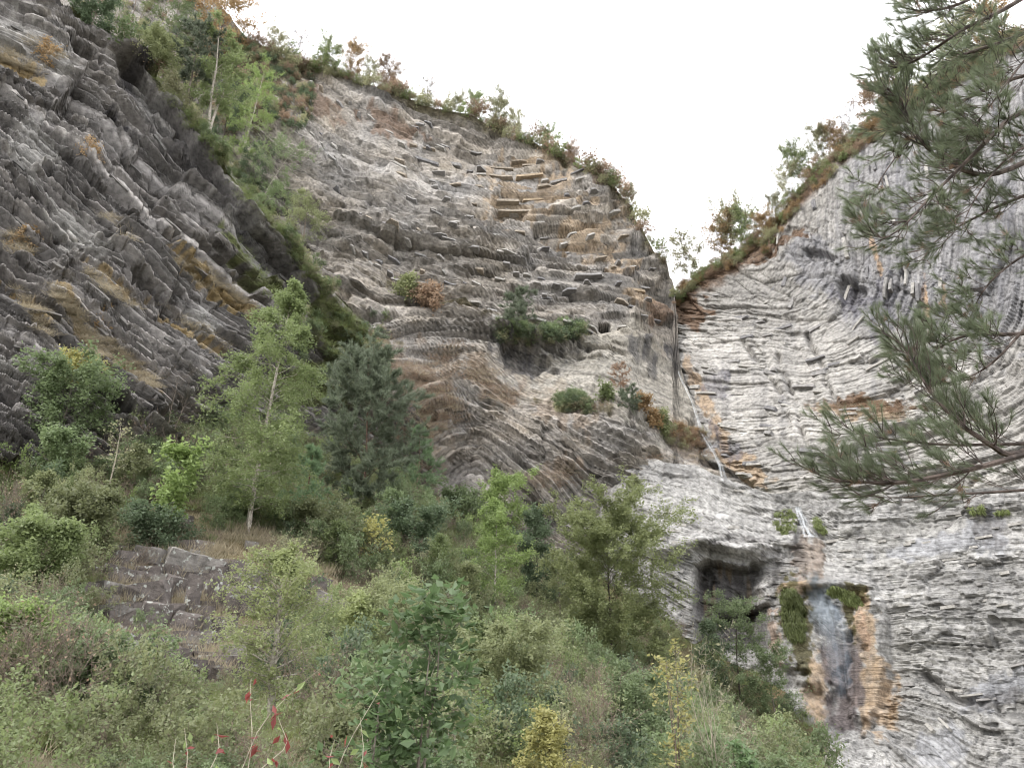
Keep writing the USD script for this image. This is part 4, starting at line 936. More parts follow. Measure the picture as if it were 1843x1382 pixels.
tree('sapling', 672, 1035, 943, 36, 'yellow-leaved sapling in front of dark bushes mid slope', 'sapling', 'leaf_yellow', 'bark_grey', 520, 0.20, 13, cb=0.2, n1=18, n2_=6, up=0.7)
tree('sapling', 302, 985, 805, 38, 'lime green sapling above the rockfall', 'sapling', 'leaf_lime', 'bark_grey', 1700, 0.24, 14, cb=0.35, n1=18, n2_=6)
tree('broadleaf_tree', 98, 835, 672, 88, 'dark green rounded tree at the foot of the dark cliff', 'tree', 'leaf_green', 'bark_grey', 11000, 0.19, 15, cb=0.1, n1=40, n2_=9)
tree('broadleaf_tree', 92, 895, 785, 46, 'small mid green tree below the dark rounded one', 'tree', 'leaf_green', 'bark_grey', 5000, 0.17, 16, cb=0.08, n1=28, n2_=7)
tree('bare_tree', 296, 815, 680, 72, 'bare grey many-branched tree at the foot of the dark cliff', 'tree', 'leaf_rust', 'bark_twig', 0, 0.1, 17, cb=0.15, n1=34, n2_=12, stems=3, up=0.7)
tree('bare_tree', 192, 905, 755, 34, 'thin leafless pale sapling between the two green trees and the bare tree', 'tree', 'leaf_pale', 'bark_pale', 160, 0.13, 18, cb=0.4, n1=16, n2_=5, topx=214)
tree('bush', 42, 1085, 912, 80, 'large light green bush at the left edge, level with the rockfall', 'bush', 'leaf_birch', 'bark_dark', 9000, 0.14, 19, cb=0.04, n1=46, n2_=9, stems=4, prof='dome')
tree('bush', 138, 1005, 868, 74, 'olive green bush above and right of the large light one at the left edge', 'bush', 'leaf_olive', 'bark_dark', 9000, 0.15, 20, cb=0.05, n1=40, n2_=9, stems=4, prof='dome')
tree('bush', 345, 735, 648, 60, 'dark green bush on the ledge where the dark cliff meets the tall birch', 'bush', 'leaf_dark', 'bark_dark', 5000, 0.22, 21, cb=0.04, n1=30, n2_=8, stems=3, prof='dome')
tree('bush', 745, 1010, 912, 70, 'dark bluish green bush behind the yellow sapling', 'bush', 'leaf_dark', 'bark_dark', 6500, 0.2, 22, cb=0.03, n1=36, n2_=8, stems=4, prof='dome')
tree('bush', 835, 960, 888, 56, 'fresh green bush at the foot of the folded cliff', 'bush', 'leaf_green', 'bark_dark', 4500, 0.24, 23, cb=0.03, n1=30, n2_=8, stems=4, prof='dome')
tree('bush', 720, 1180, 1055, 100, 'pale greyish green bush right of the front birch', 'bush', 'leaf_olive', 'bark_grey', 9000, 0.11, 24, cb=0.03, n1=46, n2_=9, stems=5, prof='dome')
tree('bush', 560, 985, 905, 66, 'grey green low bush under the thin young pine', 'bush', 'leaf_olive', 'bark_grey', 5500, 0.17, 25, cb=0.02, n1=34, n2_=8, stems=5, prof='dome')
tree('bush', 280, 990, 925, 60, 'shaded dark bush just above the flat slabs of the rockfall', 'bush', 'leaf_dark', 'bark_dark', 5000, 0.15, 26, cb=0.02, n1=30, n2_=8, stems=4, prof='dome')
tree('bush', 950, 1330, 1130, 92, 'tall dull green bush in front of the wide olive tree', 'bush', 'leaf_olive', 'bark_dark', 11000, 0.095, 27, Y=26, cb=0.05, n1=50, n2_=10, stems=4, prof='oval')
tree('bush', 1130, 1345, 1215, 88, 'mid green bush under the dark trunk of the wide olive tree', 'bush', 'leaf_green', 'bark_dark', 9000, 0.10, 28, Y=30, cb=0.03, n1=44, n2_=9, stems=4, prof='dome')
for a in [(602, 1035, 940, 30, 'leaf_birch', 'slender light young birch left of the yellow sapling', 'bark_birch'), (790, 1090, 960, 34, 'leaf_birch', 'airy young birch between the yellow sapling and the narrow light green birch', 'bark_birch'),
          (838, 1150, 1010, 32, 'leaf_olive', 'thin olive sapling at the left foot of the narrow light green birch', 'bark_grey'), (1010, 1150, 985, 36, 'leaf_olive', 'loose grey green young tree at the left edge of the wide olive tree', 'bark_grey'),
          (640, 1195, 1070, 40, 'leaf_front', 'pale speckled young birch right of the smooth pale boulder', 'bark_birch'), (395, 920, 800, 40, 'leaf_birch', 'half grown light birch at the left foot of the tall birch', 'bark_birch'),
          (235, 895, 800, 30, 'leaf_olive', 'thin olive sapling on the open grassy patch below the dark cliff', 'bark_pale'), (500, 900, 790, 44, 'leaf_birch', 'light birch crown crowding the tall birch on its right', 'bark_birch'),
          (700, 990, 880, 40, 'leaf_green', 'fresh green young tree under the right side of the dense dark pine', 'bark_grey'), (1190, 1270, 1130, 38, 'leaf_olive', 'loose olive young tree below the right side of the wide olive tree', 'bark_grey'),
          (860, 1270, 1120, 46, 'leaf_birch', 'light airy young tree in the middle of the thicket', 'bark_grey'), (60, 960, 850, 40, 'leaf_olive', 'grey green young tree at the left edge under the dark cliff', 'bark_grey')]:
    tree('young_tree', a[0], a[1], a[2], a[3], a[5], 'tree', a[4], a[6], 3800, 0.125, int(a[0]), cb=0.12, n1=30, n2_=8, prof='birch', up=0.7)
# ---------- plants of the near foreground
tree('hazel_bush', 745, 1470, 1085, 96, 'near bush with big dark glossy leaves at the bottom of the view', 'bush', 'leaf_glossy', 'bark_grey', 1150, 0.105, 31, Y=9.0, topx=770, cb=0.12, n1=26, n2_=6, up=0.8, stems=2)
tree('hazel_bush', 655, 1480, 1210, 66, 'lower near bush with dark glossy leaves left of the tall glossy one', 'bush', 'leaf_glossy', 'bark_grey', 500, 0.095, 32, Y=8.5, cb=0.1, n1=22, n2_=6, up=0.7, stems=2)
tree('bush', 1015, 1450, 1280, 72, 'yellow and orange tinged bush at the bottom centre', 'bush', 'leaf_yellow', 'bark_dark', 6000, 0.06, 33, Y=14, cb=0.1, n1=34, n2_=9, prof='dome', stems=3)
tree('sapling', 1222, 1440, 1150, 44, 'twiggy sapling with scattered bright yellow leaves', 'sapling', 'leaf_yellow', 'bark_twig', 620, 0.085, 34, Y=18, cb=0.15, n1=30, n2_=8, stems=3, up=0.9)
tree('bare_shrub', 1300, 1450, 1180, 92, 'pale leafless shrub with fine upright twigs right of the yellow sapling', 'shrub', 'leaf_pale', 'bark_pale', 260, 0.07, 35, Y=18, cb=0.08, n1=46, n2_=9, stems=5, up=1.1)
tree('bare_shrub', 815, 1350, 1185, 50, 'pale bare crooked shrub behind the glossy bush', 'shrub', 'leaf_lime', 'bark_pale', 160, 0.08, 36, Y=19, cb=0.15, n1=26, n2_=8, stems=3, up=0.8)
tree('bush', 150, 1400, 1150, 112, 'wide green bush at the bottom left below the rockfall', 'bush', 'leaf_green', 'bark_dark', 9000, 0.08, 37, Y=17, cb=0.05, n1=46, n2_=9, stems=4, prof='dome')
tree('bush', 10, 1330, 1090, 72, 'yellow-green bush in the bottom left corner', 'bush', 'leaf_lime', 'bark_dark', 5000, 0.085, 38, Y=17, cb=0.05, n1=36, n2_=9, stems=4, prof='dome')
tree('bush', 1345, 1450, 1330, 42, 'small glossy dark green bush at the bottom right of the thicket', 'bush', 'leaf_glossy', 'bark_dark', 1800, 0.07, 39, Y=14, cb=0.05, n1=26, n2_=7, stems=3, prof='dome')
tree('bush', 1420, 1440, 1285, 46, 'greyish green bush against the foot of the orange stained rock', 'bush', 'leaf_olive', 'bark_grey', 6000, 0.10, 40, Y=32, cb=0.05, n1=36, n2_=9, stems=4, prof='dome')
tree('bush', 350, 1440, 1305, 80, 'yellowish green low bush between the dark lowest boulder and the red shoots', 'bush', 'leaf_birch', 'bark_dark', 8000, 0.065, 41, Y=14, cb=0.05, n1=40, n2_=9, stems=4, prof='dome')
tree('bush', 600, 1420, 1280, 62, 'olive bush between the front birch and the glossy bushes', 'bush', 'leaf_olive', 'bark_dark', 7000, 0.07, 42, Y=16, cb=0.05, n1=40, n2_=9, stems=4, prof='dome')

# ---------- trees on the roof edge of the dark cliff
E = 'on'
tree('pine_tree', 332, 190, 42, 40, 'blue-green pine on the roof edge of the dark cliff', 'tree', 'needle_pine', 'bark_grey', 9000, 0.45, 51, on='rock', topx=362, cb=0.35, n1=34, n2_=8, kind='needle', part='needles')
tree('birch_tree', 368, 262, 48, 50, 'birch with long pale twin trunks leaning right on the roof edge', 'tree', 'leaf_birch', 'bark_birch', 8000, 0.20, 52, on='rock', topx=418, cb=0.3, n1=34, n2_=8, stems=2, prof='oval', r0=0.34)
tree('birch_tree', 428, 312, 128, 50, 'vivid lime green birch with a curved white trunk on the roof edge', 'tree', 'leaf_lime', 'bark_birch', 14000, 0.20, 53, on='rock', topx=474, cb=0.12, n1=44, n2_=10, prof='oval', r0=0.24)
tree('broadleaf_tree', 474, 350, 268, 62, 'low green tree leaning out to the right below the lime birch', 'tree', 'leaf_green', 'bark_birch', 6000, 0.20, 54, on='rock', topx=530, cb=0.1, n1=30, n2_=8)
tree('broadleaf_tree', 400, 262, 150, 45, 'dark green tree behind the foot of the lime birch', 'tree', 'leaf_dark', 'bark_dark', 8000, 0.24, 55, on='rock', cb=0.04, n1=36, n2_=8)
tree('broadleaf_tree', 290, 140, -25, 50, 'mid green tree rising out of the top of the view', 'tree', 'leaf_green', 'bark_grey', 9000, 0.28, 56, on='rock', cb=0.15, n1=36, n2_=8)
tree('broadleaf_tree', 385, 120, -22, 52, 'ochre leaved oak against the sky at the top of the dark cliff', 'tree', 'leaf_ochre', 'bark_dark', 6500, 0.45, 57, on='rock', cb=0.2, n1=34, n2_=9)
tree('broadleaf_tree', 225, 90, -60, 60, 'grey-green half bare tree at the upper left', 'tree', 'leaf_olive', 'bark_twig', 8000, 0.22, 58, on='rock', cb=0.05, n1=40, n2_=10, stems=3)
tree('broadleaf_tree', 160, 48, -70, 50, 'dark green tree over the upper left rim of the dark cliff', 'tree', 'leaf_dark', 'bark_grey', 8000, 0.22, 59, on='rock', cb=0.05, n1=36, n2_=8, stems=2)
tree('bush', 272, 112, 52, 36, 'olive bush over the start of the shaded roof band', 'bush', 'leaf_olive', 'bark_twig', 5000, 0.22, 60, on='rock', cb=0.03, n1=30, n2_=8, stems=4, prof='dome')
tree('bush', 312, 165, 105, 28, 'pale olive bush left of the blue-green pine', 'bush', 'leaf_olive', 'bark_twig', 3500, 0.22, 61, on='rock', cb=0.03, n1=26, n2_=8, stems=4, prof='dome')
tree('bush', 545, 430, 352, 42, 'grey green bush low on the roof edge of the dark cliff', 'bush', 'leaf_olive', 'bark_twig', 4500, 0.22, 62, on='rock', cb=0.03, n1=30, n2_=8, stems=4, prof='dome')
tree('bush', 500, 392, 322, 34, 'mid green bush under the leaning green tree', 'bush', 'leaf_green', 'bark_dark', 4000, 0.22, 63, on='rock', cb=0.03, n1=28, n2_=8, stems=3, prof='dome')
tree('bush', 450, 345, 262, 30, 'dark bush at the white trunk of the lime birch', 'bush', 'leaf_dark', 'bark_dark', 3500, 0.22, 64, on='rock', cb=0.03, n1=26, n2_=8, stems=3, prof='dome')
tree('bush', 392, 240, 175, 24, 'small reddish bush between the pine and the twin birch', 'bush', 'leaf_rust', 'bark_dark', 1200, 0.25, 65, on='rock', cb=0.03, n1=20, n2_=7, stems=3, prof='dome')

# ---------- trees along the rims of the cliffs and on their ledges
def rim_proto(name, seed, leaf_mat, bark_mat, n_leaf, H=7.0, rad=3.4, **kw):
    """One kind of rim tree, drawn as a class that the trees refer to."""
    path = '/World/Looks/' + name
    c = stage.CreateClassPrim(path)
    rng = np.random.default_rng(seed)
    sk = skeleton(rng, H, rad, kw.pop('cb', 0.22), kw.pop('n1', 32), kw.pop('n2_', 12), **kw)
    obj('trunk', join(tubes(*sk['trunk'], 5), tubes(*sk['limb'], 3)), bark_mat, c)
    tag(obj('twigs', tubes(sk['twig'][0], np.maximum(sk['twig'][1], 0.028), 3), bark_mat, c), kind='stuff')
    p, _ = leaf_points(rng, sk['twig'][0], int(n_leaf * 1.5), 0.24)
    tag(obj('crown', leaves(rng, p, 0.29), leaf_mat, c), kind='stuff')
    return Sdf.Path(path)
RIM = {}
for k, (mat, n) in {'pale': ('leaf_pale', 1800), 'olive': ('leaf_pale', 2800), 'birch': ('leaf_birch', 2800), 'ochre': ('leaf_ochre', 3200), 'rust': ('leaf_rust', 2600), 'bare': ('leaf_rust', 250)}.items():
    RIM[k] = [rim_proto(f'rim_tree_{k}_{q}', 300 + q * 17 + len(k), mat, 'bark_dark' if k != 'pale' else 'bark_twig', n, stems=1 + (q + len(k)) % 2, wig=0.10, up=0.8) for q in range(2)]

def rim(px, py, h, hw, kind, label, q=0, cat='tree', group=None, name='rim_tree', sink=0.4):
    loc = rock_at(px, py, 5.0); loc[1] += 0.8; loc[2] -= sink
    H, rad, _ = size_at(loc, px, px, py - h * 0.88, hw * 0.95)
    t = copy_of(RIM[kind][q], name, loc, (px * 37.7) % 360, (rad / 3.4, rad / 3.4, (H + sink) / 7.0))
    tag(t, label, cat, group)

_rim = [(492, 98, 38, 26, 'pale', 'pale twiggy tree at the upper left end of the central rim'), (536, 118, 42, 30, 'bare', 'thin twiggy tree second along the central rim from its upper end'), (592, 136, 46, 30, 'birch', 'rounded yellow-green tree on the central rim above the first brown scree'),
    (636, 140, 56, 24, 'ochre', 'tall ochre tree next to the rounded yellow-green one on the central rim'), (664, 152, 40, 22, 'pale', 'pale small tree just below the tall ochre one on the central rim'), (706, 164, 48, 28, 'rust', 'rusty pink tree on the central rim before the gap'),
    (768, 188, 42, 22, 'bare', 'lone bare tree standing on dark bushes of the central rim'), (822, 202, 26, 18, 'olive', 'small olive tree right of the lone bare one'), (855, 208, 44, 19, 'birch', 'slim light green tree past the small olive one on the central rim'),
    (897, 230, 48, 28, 'olive', 'spreading tree with dark limbs half way down the central rim'), (927, 246, 42, 22, 'pale', 'pale green tree below the spreading dark-limbed one'), (985, 276, 40, 20, 'birch', 'light green tree over the ochre ledges of the central rim'),
    (1030, 294, 32, 18, 'rust', 'rusty shrub-like tree over the ochre ledges of the central rim'), (1105, 332, 34, 16, 'bare', 'small bare tree near the lower end of the central rim'), (1138, 372, 36, 13, 'pale', 'thin pale tree at the lower end of the central rim above the gorge'),
    (1250, 500, 68, 38, 'pale', 'pale wide tree on the right rim nearest the gorge notch'), (1300, 470, 70, 36, 'ochre', 'golden tree on the right rim next to the pale wide one'), (1318, 456, 80, 34, 'olive', 'taller grey-green tree behind the golden one on the right rim'),
    (1352, 440, 66, 30, 'birch', 'light green tree on the right rim past the golden tree'), (1378, 430, 40, 26, 'ochre', 'orange-brown tree at the bend of the right rim'), (1398, 400, 50, 18, 'olive', 'slim grey-green tree at the bend of the right rim'),
    (1424, 368, 60, 26, 'pale', 'pale tree above the rusty bushes of the right rim'), (1448, 322, 60, 34, 'birch', 'rounded green tree high on the right rim'), (1486, 290, 54, 26, 'olive', 'grey-green tree upper neighbour of the rounded green one on the right rim'),
    (1515, 268, 44, 28, 'ochre', 'ochre tree on the right rim below the dead snag'), (1538, 252, 52, 22, 'bare', 'dead grey snag sticking out of the right rim'), (1585, 215, 60, 40, 'rust', 'rusty tree on the right rim just behind the pine needles'),
    (1640, 175, 60, 40, 'birch', 'yellow-green tree on the right rim seen through the pine'), (1720, 118, 66, 44, 'olive', 'olive tree on the right rim deep behind the pine boughs'), (1800, 80, 66, 44, 'ochre', 'brownish tree on the right rim at the edge of the view'),
    (1585, 470, 1, 1, 'olive', '')]
for k, r in enumerate(_rim[:-1]):
    rim(*r, q=k % 2, group='trees along the cliff rims')
tree('pine_tree', 934, 596, 530, 32, 'dark olive pine on the overgrown ledge of the central cliff', 'tree', 'needle_pine', 'bark_dark', 4500, 0.60, 71, on='rock', cb=0.05, n1=30, n2_=8, kind='needle', part='needles')
tree('pine_tree', 1119, 712, 652, 20, 'thin brownish dying pine on the spur in front of the pale slab', 'tree', 'needle_brown', 'bark_pine', 900, 0.45, 72, on='rock', cb=0.3, n1=18, n2_=6, kind='needle', part='needles', up=0.1)
tree('bush', 1094, 722, 690, 16, 'small light green bush left of the dying pine', 'bush', 'leaf_birch', 'bark_twig', 900, 0.32, 73, on='rock', cb=0.02, n1=18, n2_=6, stems=3, prof='dome')
tree('bush', 1130, 738, 696, 22, 'dark juniper bush at the foot of the dying pine', 'bush', 'needle_pine', 'bark_dark', 3500, 0.4, 74, on='rock', cb=0.02, n1=24, n2_=7, stems=3, prof='dome', kind='needle', part='needles')
tree('bush', 1157, 738, 708, 15, 'bright orange bush on the spur right of the juniper', 'bush', 'leaf_ochre', 'bark_twig', 1300, 0.32, 75, on='rock', cb=0.02, n1=18, n2_=6, stems=3, prof='dome')
tree('bush', 1192, 782, 742, 18, 'green bush with orange neighbours low on the spur', 'bush', 'leaf_olive', 'bark_twig', 1500, 0.32, 76, on='rock', cb=0.02, n1=18, n2_=6, stems=3, prof='dome')
tree('bush', 1176, 765, 738, 13, 'small orange bush between the bright orange and the green ones', 'bush', 'leaf_ochre', 'bark_twig', 900, 0.32, 77, on='rock', cb=0.02, n1=16, n2_=6, stems=3, prof='dome')
tree('bush', 772, 556, 515, 28, 'brownish bush on the grassy ledge left of the olive pine', 'bush', 'leaf_rust', 'bark_twig', 1600, 0.40, 78, on='rock', cb=0.02, n1=22, n2_=7, stems=3, prof='dome')
tree('bush', 728, 536, 500, 22, 'dull green bush at the left end of the grassy ledge', 'bush', 'leaf_olive', 'bark_twig', 1500, 0.40, 79, on='rock', cb=0.02, n1=20, n2_=7, stems=3, prof='dome')
tree('bush', 1145, 884, 862, 12, 'little grey green bush on the lower wall under the overhang', 'bush', 'leaf_olive', 'bark_twig', 700, 0.25, 80, on='rock', cb=0.02, n1=16, n2_=6, stems=3, prof='dome')
tree('bush', 172, 590, 540, 22, 'golden dry bush in the gully of the dark cliff', 'bush', 'leaf_ochre', 'bark_twig', 1300, 0.20, 81, on='rock', cb=0.02, n1=20, n2_=6, stems=3, prof='dome')
tree('bush', 74, 112, 80, 18, 'yellow bush high on the dark cliff', 'bush', 'leaf_ochre', 'bark_twig', 900, 0.22, 82, on='rock', cb=0.02, n1=18, n2_=6, stems=3, prof='dome')
tree('bush', 25, 450, 405, 26, 'orange bush at the left edge half way up the dark cliff', 'bush', 'leaf_ochre', 'bark_twig', 1300, 0.20, 83, on='rock', cb=0.02, n1=20, n2_=6, stems=3, prof='dome')
tree('bush', 150, 300, 262, 24, 'dry ochre bush mid height on the dark cliff', 'bush', 'leaf_ochre', 'bark_twig', 700, 0.20, 84, on='rock', cb=0.02, n1=20, n2_=6, stems=3, prof='dome')
tree('bush', 262, 500, 470, 16, 'single green bush in the gully of the dark cliff', 'bush', 'leaf_green', 'bark_twig', 1000, 0.22, 85, on='rock', cb=0.02, n1=18, n2_=6, stems=3, prof='dome')
tree('bush', 128, 690, 640, 34, 'yellow and green bush on a ledge at the foot of the dark cliff', 'bush', 'leaf_yellow', 'bark_twig', 2200, 0.17, 86, on='rock', cb=0.02, n1=24, n2_=7, stems=3, prof='dome')
# ================================================================== low growth that nobody could count
def bush_proto(parent, name, seed, leaf_mat, n_leaf, leaf, H=1.0, rad=0.75, bark_mat='bark_twig', kind='leaf', twigs=3, n1=16, n2_=6):
    x = UsdGeom.Xform.Define(stage, f'{parent}/{name}').GetPrim()
    rng = np.random.default_rng(seed)
    sk = skeleton(rng, H, rad, 0.03, n1, n2_, stems=3, prof='dome', up=0.8)
    wood = [tubes(*sk['limb'], 3)] + ([tubes(*sk['twig'], 3)] if twigs else [])
    obj('stems', join(*wood), bark_mat, x)
    if n_leaf:
        p, ax = leaf_points(rng, sk['twig'][0], n_leaf, leaf * 0.7)
        obj('foliage', leaves(rng, p, leaf) if kind == 'leaf' else blades(rng, p, ax + rng.normal(0, 0.6, p.shape), leaf * 2, leaf * 0.35), leaf_mat, x)
    return x
def tuft_proto(parent, name, seed, mat, n=90, L=0.55, w=0.012, spread=0.28, lean=0.5, droop=0.0):
    x = UsdGeom.Xform.Define(stage, f'{parent}/{name}').GetPrim()
    rng = np.random.default_rng(seed)
    p = np.c_[rng.normal(0, spread, (n, 2)), np.zeros(n)]
    ax = np.c_[rng.normal(0, lean, (n, 2)) + p[:, :2] * 0.8, np.ones(n) - droop * 2]
    obj('blades', blades(rng, p, ax, L, w), mat, x)
    return x

def mass(name, label, cat, protos, pts, idx, scales, rots, kind='stuff'):
    path = numbered('/World', name)
    pi = UsdGeom.PointInstancer.Define(stage, path)
    UsdGeom.Scope.Define(stage, path + '/kinds')
    rel = pi.CreatePrototypesRel()
    for f in protos:
        rel.AddTarget(f(path + '/kinds').GetPath())
    pi.CreatePositionsAttr(Vt.Vec3fArray.FromNumpy(np.asarray(pts, np.float32)))
    pi.CreateProtoIndicesAttr(Vt.IntArray.FromNumpy(np.asarray(idx, np.int32)))
    s = np.asarray(scales, np.float32)
    if s.ndim == 1: s = np.repeat(s[:, None], 3, 1)
    pi.CreateScalesAttr(Vt.Vec3fArray.FromNumpy(s))
    h = np.asarray(rots) / 2
    pi.CreateOrientationsAttr(Vt.QuathArray([Gf.Quath(float(math.cos(a)), 0, 0, float(math.sin(a))) for a in h]))
    tag(pi.GetPrim(), label, cat, kind=kind)

def slope_points(seed, n, ymin, ymax):
    """Places on the slope spread evenly over what is seen of it, near ones closer together."""
    rng = np.random.default_rng(seed)
    Y = ymin * (ymax / ymin) ** rng.random(n * 2) if False else np.sqrt(rng.uniform(ymin ** 2, ymax ** 2, n * 3) * rng.uniform(0.35, 1, n * 3))
    Y = np.clip(Y, ymin, ymax)
    X = Y * rng.uniform(-0.74, 0.5, n * 3)
    z = gz(X, Y)
    p = np.c_[X, Y, z]
    px, py = to_px(p)
    ok = (px > -60) & (px < 1480) & (py < 1500)
    # only as far as the foot of the rock
    k = np.array([_vtree.query([a, b], 1)[1] if o else 0 for a, b, o in zip(px, py, ok)])
    ok &= (p[:, 1] < _vis[k][:, 1] + 1.5)
    ok &= ~((px > 1235) & (py < 1180))
    return p[ok][:n], np.c_[px, py][ok][:n]

_boul = np.array([[b[0], b[1]] for b in _bl], float)
def clear_of_boulders(pp, rx=46, ry=26):
    d = np.abs(pp[:, None] - _boul[None])
    return ~((d[..., 0] < rx) & (d[..., 1] < ry)).any(1)

_rng = np.random.default_rng(77)
_p, _pp = slope_points(11, 3000, 7.5, 98)
_k = clear_of_boulders(_pp) & ~((_pp[:, 0] > 180) & (_pp[:, 0] < 460) & (_pp[:, 1] > 970) & (_pp[:, 1] < 1220) & (_rng.random(len(_pp)) < 0.5))
_p, _pp = _p[_k], _pp[_k]
_zone = fb(_p[:, 0] / 7, _p[:, 1] / 7, 301, 3)
_far = smooth(30, 60, _p[:, 1])
_choice = np.where(_zone < 0.38, 0, np.where(_zone < 0.46, 1, np.where(_zone < 0.55, 2, np.where(_zone < 0.59, 3, 2))))
_choice = np.where(_rng.random(len(_p)) < 0.35, _rng.integers(0, 7, len(_p)), _choice)
_rock = ((_pp[:, 0] > 170) & (_pp[:, 0] < 500) & (_pp[:, 1] > 960) & (_pp[:, 1] < 1230))
_choice = np.where(_rng.random(len(_p)) < np.where(_rock, 0.6, 0.10), 5, _choice)
_sc = (0.55 + 1.25 * _rng.random(len(_p)) ** 1.6) * np.where(_p[:, 1] < 10.5, 0.42, np.where(_p[:, 1] < 15, 0.6, np.where(_p[:, 1] < 35, 0.78, 1.05))) * np.where(_rock, 0.55, 1.0)
# low growth before the rockfall and before the trunk of the front birch
for a0, a1, top in ((165, 470, 1225), (430, 565, 1310)):
    _m = (_pp[:, 0] > a0) & (_pp[:, 0] < a1) & (_pp[:, 1] > top - 40) & (_p[:, 1] < 34)
    _sc[_m] = np.minimum(_sc[_m], np.maximum((_pp[_m, 1] - top) / 1392.0 * _p[_m, 1] * 0.8, 0.3))
mass('undergrowth', 'dense mixed undergrowth of leafy and twiggy bushes covering the slope', 'undergrowth',
     [lambda q: bush_proto(q, 'green_bush', 401, 'leaf_green', 1300, 0.085), lambda q: bush_proto(q, 'olive_bush', 402, 'leaf_olive', 1500, 0.07),
      lambda q: bush_proto(q, 'light_bush', 403, 'leaf_birch', 1300, 0.07), lambda q: bush_proto(q, 'dark_bush', 404, 'leaf_dark', 1600, 0.08),
      lambda q: bush_proto(q, 'pale_bush', 405, 'leaf_pale', 700, 0.06), lambda q: bush_proto(q, 'bare_bush', 406, 'leaf_rust', 160, 0.045, n1=34, n2_=12),
      lambda q: bush_proto(q, 'lime_bush', 407, 'leaf_lime', 1100, 0.08)], _p - np.array([0, 0, 0.08]), _choice, np.stack([_sc, _sc, _sc * _rng.uniform(0.8, 1.5, len(_p))], 1), _rng.uniform(0, 6.28, len(_p)))

_p, _pp = slope_points(12, 5000, 13.0, 98)
_z = fb(_p[:, 0] / 5, _p[:, 1] / 5, 311, 3)
mass('grass', 'rough grass, green and dry, between the bushes of the slope', 'grass',
     [lambda q: tuft_proto(q, 'green_tuft', 421, 'green_blade', 130, 0.40, 0.016), lambda q: tuft_proto(q, 'dry_tuft', 422, 'dry_blade', 110, 0.36, 0.016)],
     _p, ((_z + _rng.normal(0, 0.08, len(_p)) > 0.5) | ((_pp[:, 0] > 165) & (_pp[:, 0] < 500) & (_pp[:, 1] > 960) & (_pp[:, 1] < 1230))).astype(int), _rng.uniform(0.7, 1.5, len(_p)) * (1 + 0.6 * smooth(25, 60, _p[:, 1])), _rng.uniform(0, 6.28, len(_p)))

def on_rock(seed, items, n):
    """Places on the faces of the cliffs inside tilted ellipses (u, v, half length, half width, angle, share)."""
    rng = np.random.default_rng(seed); w = np.array([i[5] * i[2] * i[3] for i in items]); out = []
    for k in rng.choice(len(items), n, p=w / w.sum()):
        cu, cv, a, b, an, _ = items[k]; t = math.radians(an); r, f = math.sqrt(rng.random()), rng.uniform(0, 6.28)
        x, y = a * r * math.cos(f), b * r * math.sin(f)
        out.append((cu + x * math.cos(t) - y * math.sin(t), cv + x * math.sin(t) + y * math.cos(t)))
    px = np.array(out)
    d, k = _vtree.query(px, 1)
    good = d < 6
    return _vis[k[good]], px[good], rng

_it = [(150, 590, 95, 10, 55, 1), (370, 500, 72, 18, 30, 1), (430, 545, 60, 13, 36, 1), (200, 520, 60, 9, 40, 1), (235, 655, 62, 11, 45, 1), (60, 560, 60, 11, 55, .7), (20, 110, 60, 14, 25, .8), (350, 590, 80, 8, 33, 1), (80, 90, 40, 14, 20, .5), (210, 405, 40, 8, 40, .6), (30, 440, 30, 20, 40, .6)]
_q, _qp, _r2 = on_rock(21, _it, 1300)
mass('dry_grass', 'straw-coloured dry grass on the ledges of the dark cliff', 'grass', [lambda q: tuft_proto(q, 'straw_tuft', 431, 'dry_blade', 80, 0.42, 0.022, 0.3, 0.8, 0.25)], _q, np.zeros(len(_q)), _r2.uniform(0.6, 1.4, len(_q)), _r2.uniform(0, 6.28, len(_q)))
_it = [(600, 600, 70, 44, 42, 1), (470, 510, 64, 15, 42, .8), (640, 660, 56, 50, 30, 1), (570, 690, 60, 34, 10, 1), (420, 440, 40, 9, 45, .6), (340, 215, 110, 9, 52, 1.3), (460, 375, 70, 9, 48, 1.3), (545, 490, 60, 9, 55, 1.0), (640, 585, 60, 9, 38, 1)]
_q, _qp, _r2 = on_rock(22, _it, 1500)
mass('ledge_grass', 'mossy green grass hanging on the lower right of the dark cliff and along its roof edge', 'grass', [lambda q: tuft_proto(q, 'green_tuft', 432, 'green_blade', 80, 0.45, 0.03, 0.4, 0.8, 0.25)], _q, np.zeros(len(_q)), _r2.uniform(0.6, 1.5, len(_q)), _r2.uniform(0, 6.28, len(_q)))
_it = [(740, 720, 90, 65, 30, 1), (720, 820, 60, 50, 10, 1), (880, 690, 60, 25, 35, .7), (800, 640, 40, 16, -20, 1), (1240, 790, 60, 24, 38, .7), (1200, 830, 40, 10, 10, .6), (1560, 738, 80, 15, 0, .7), (690, 620, 30, 30, 30, .8), (1010, 860, 20, 40, 70, .3), (780, 535, 80, 9, 20, 1), (1050, 722, 50, 12, 15, .5)]
_q, _qp, _r2 = on_rock(23, _it, 1100)
mass('scree_grass', 'withered brown grass on the scree and ledges of the middle and right cliffs', 'grass', [lambda q: tuft_proto(q, 'straw_tuft', 433, 'dry_blade', 50, 0.45, 0.04, 0.6, 0.8, 0.25), lambda q: tuft_proto(q, 'brown_tuft', 434, 'needle_brown', 50, 0.45, 0.04, 0.6, 0.8, 0.25)],
     _q, _r2.integers(0, 2, len(_q)), _r2.uniform(0.7, 1.6, len(_q)), _r2.uniform(0, 6.28, len(_q)))

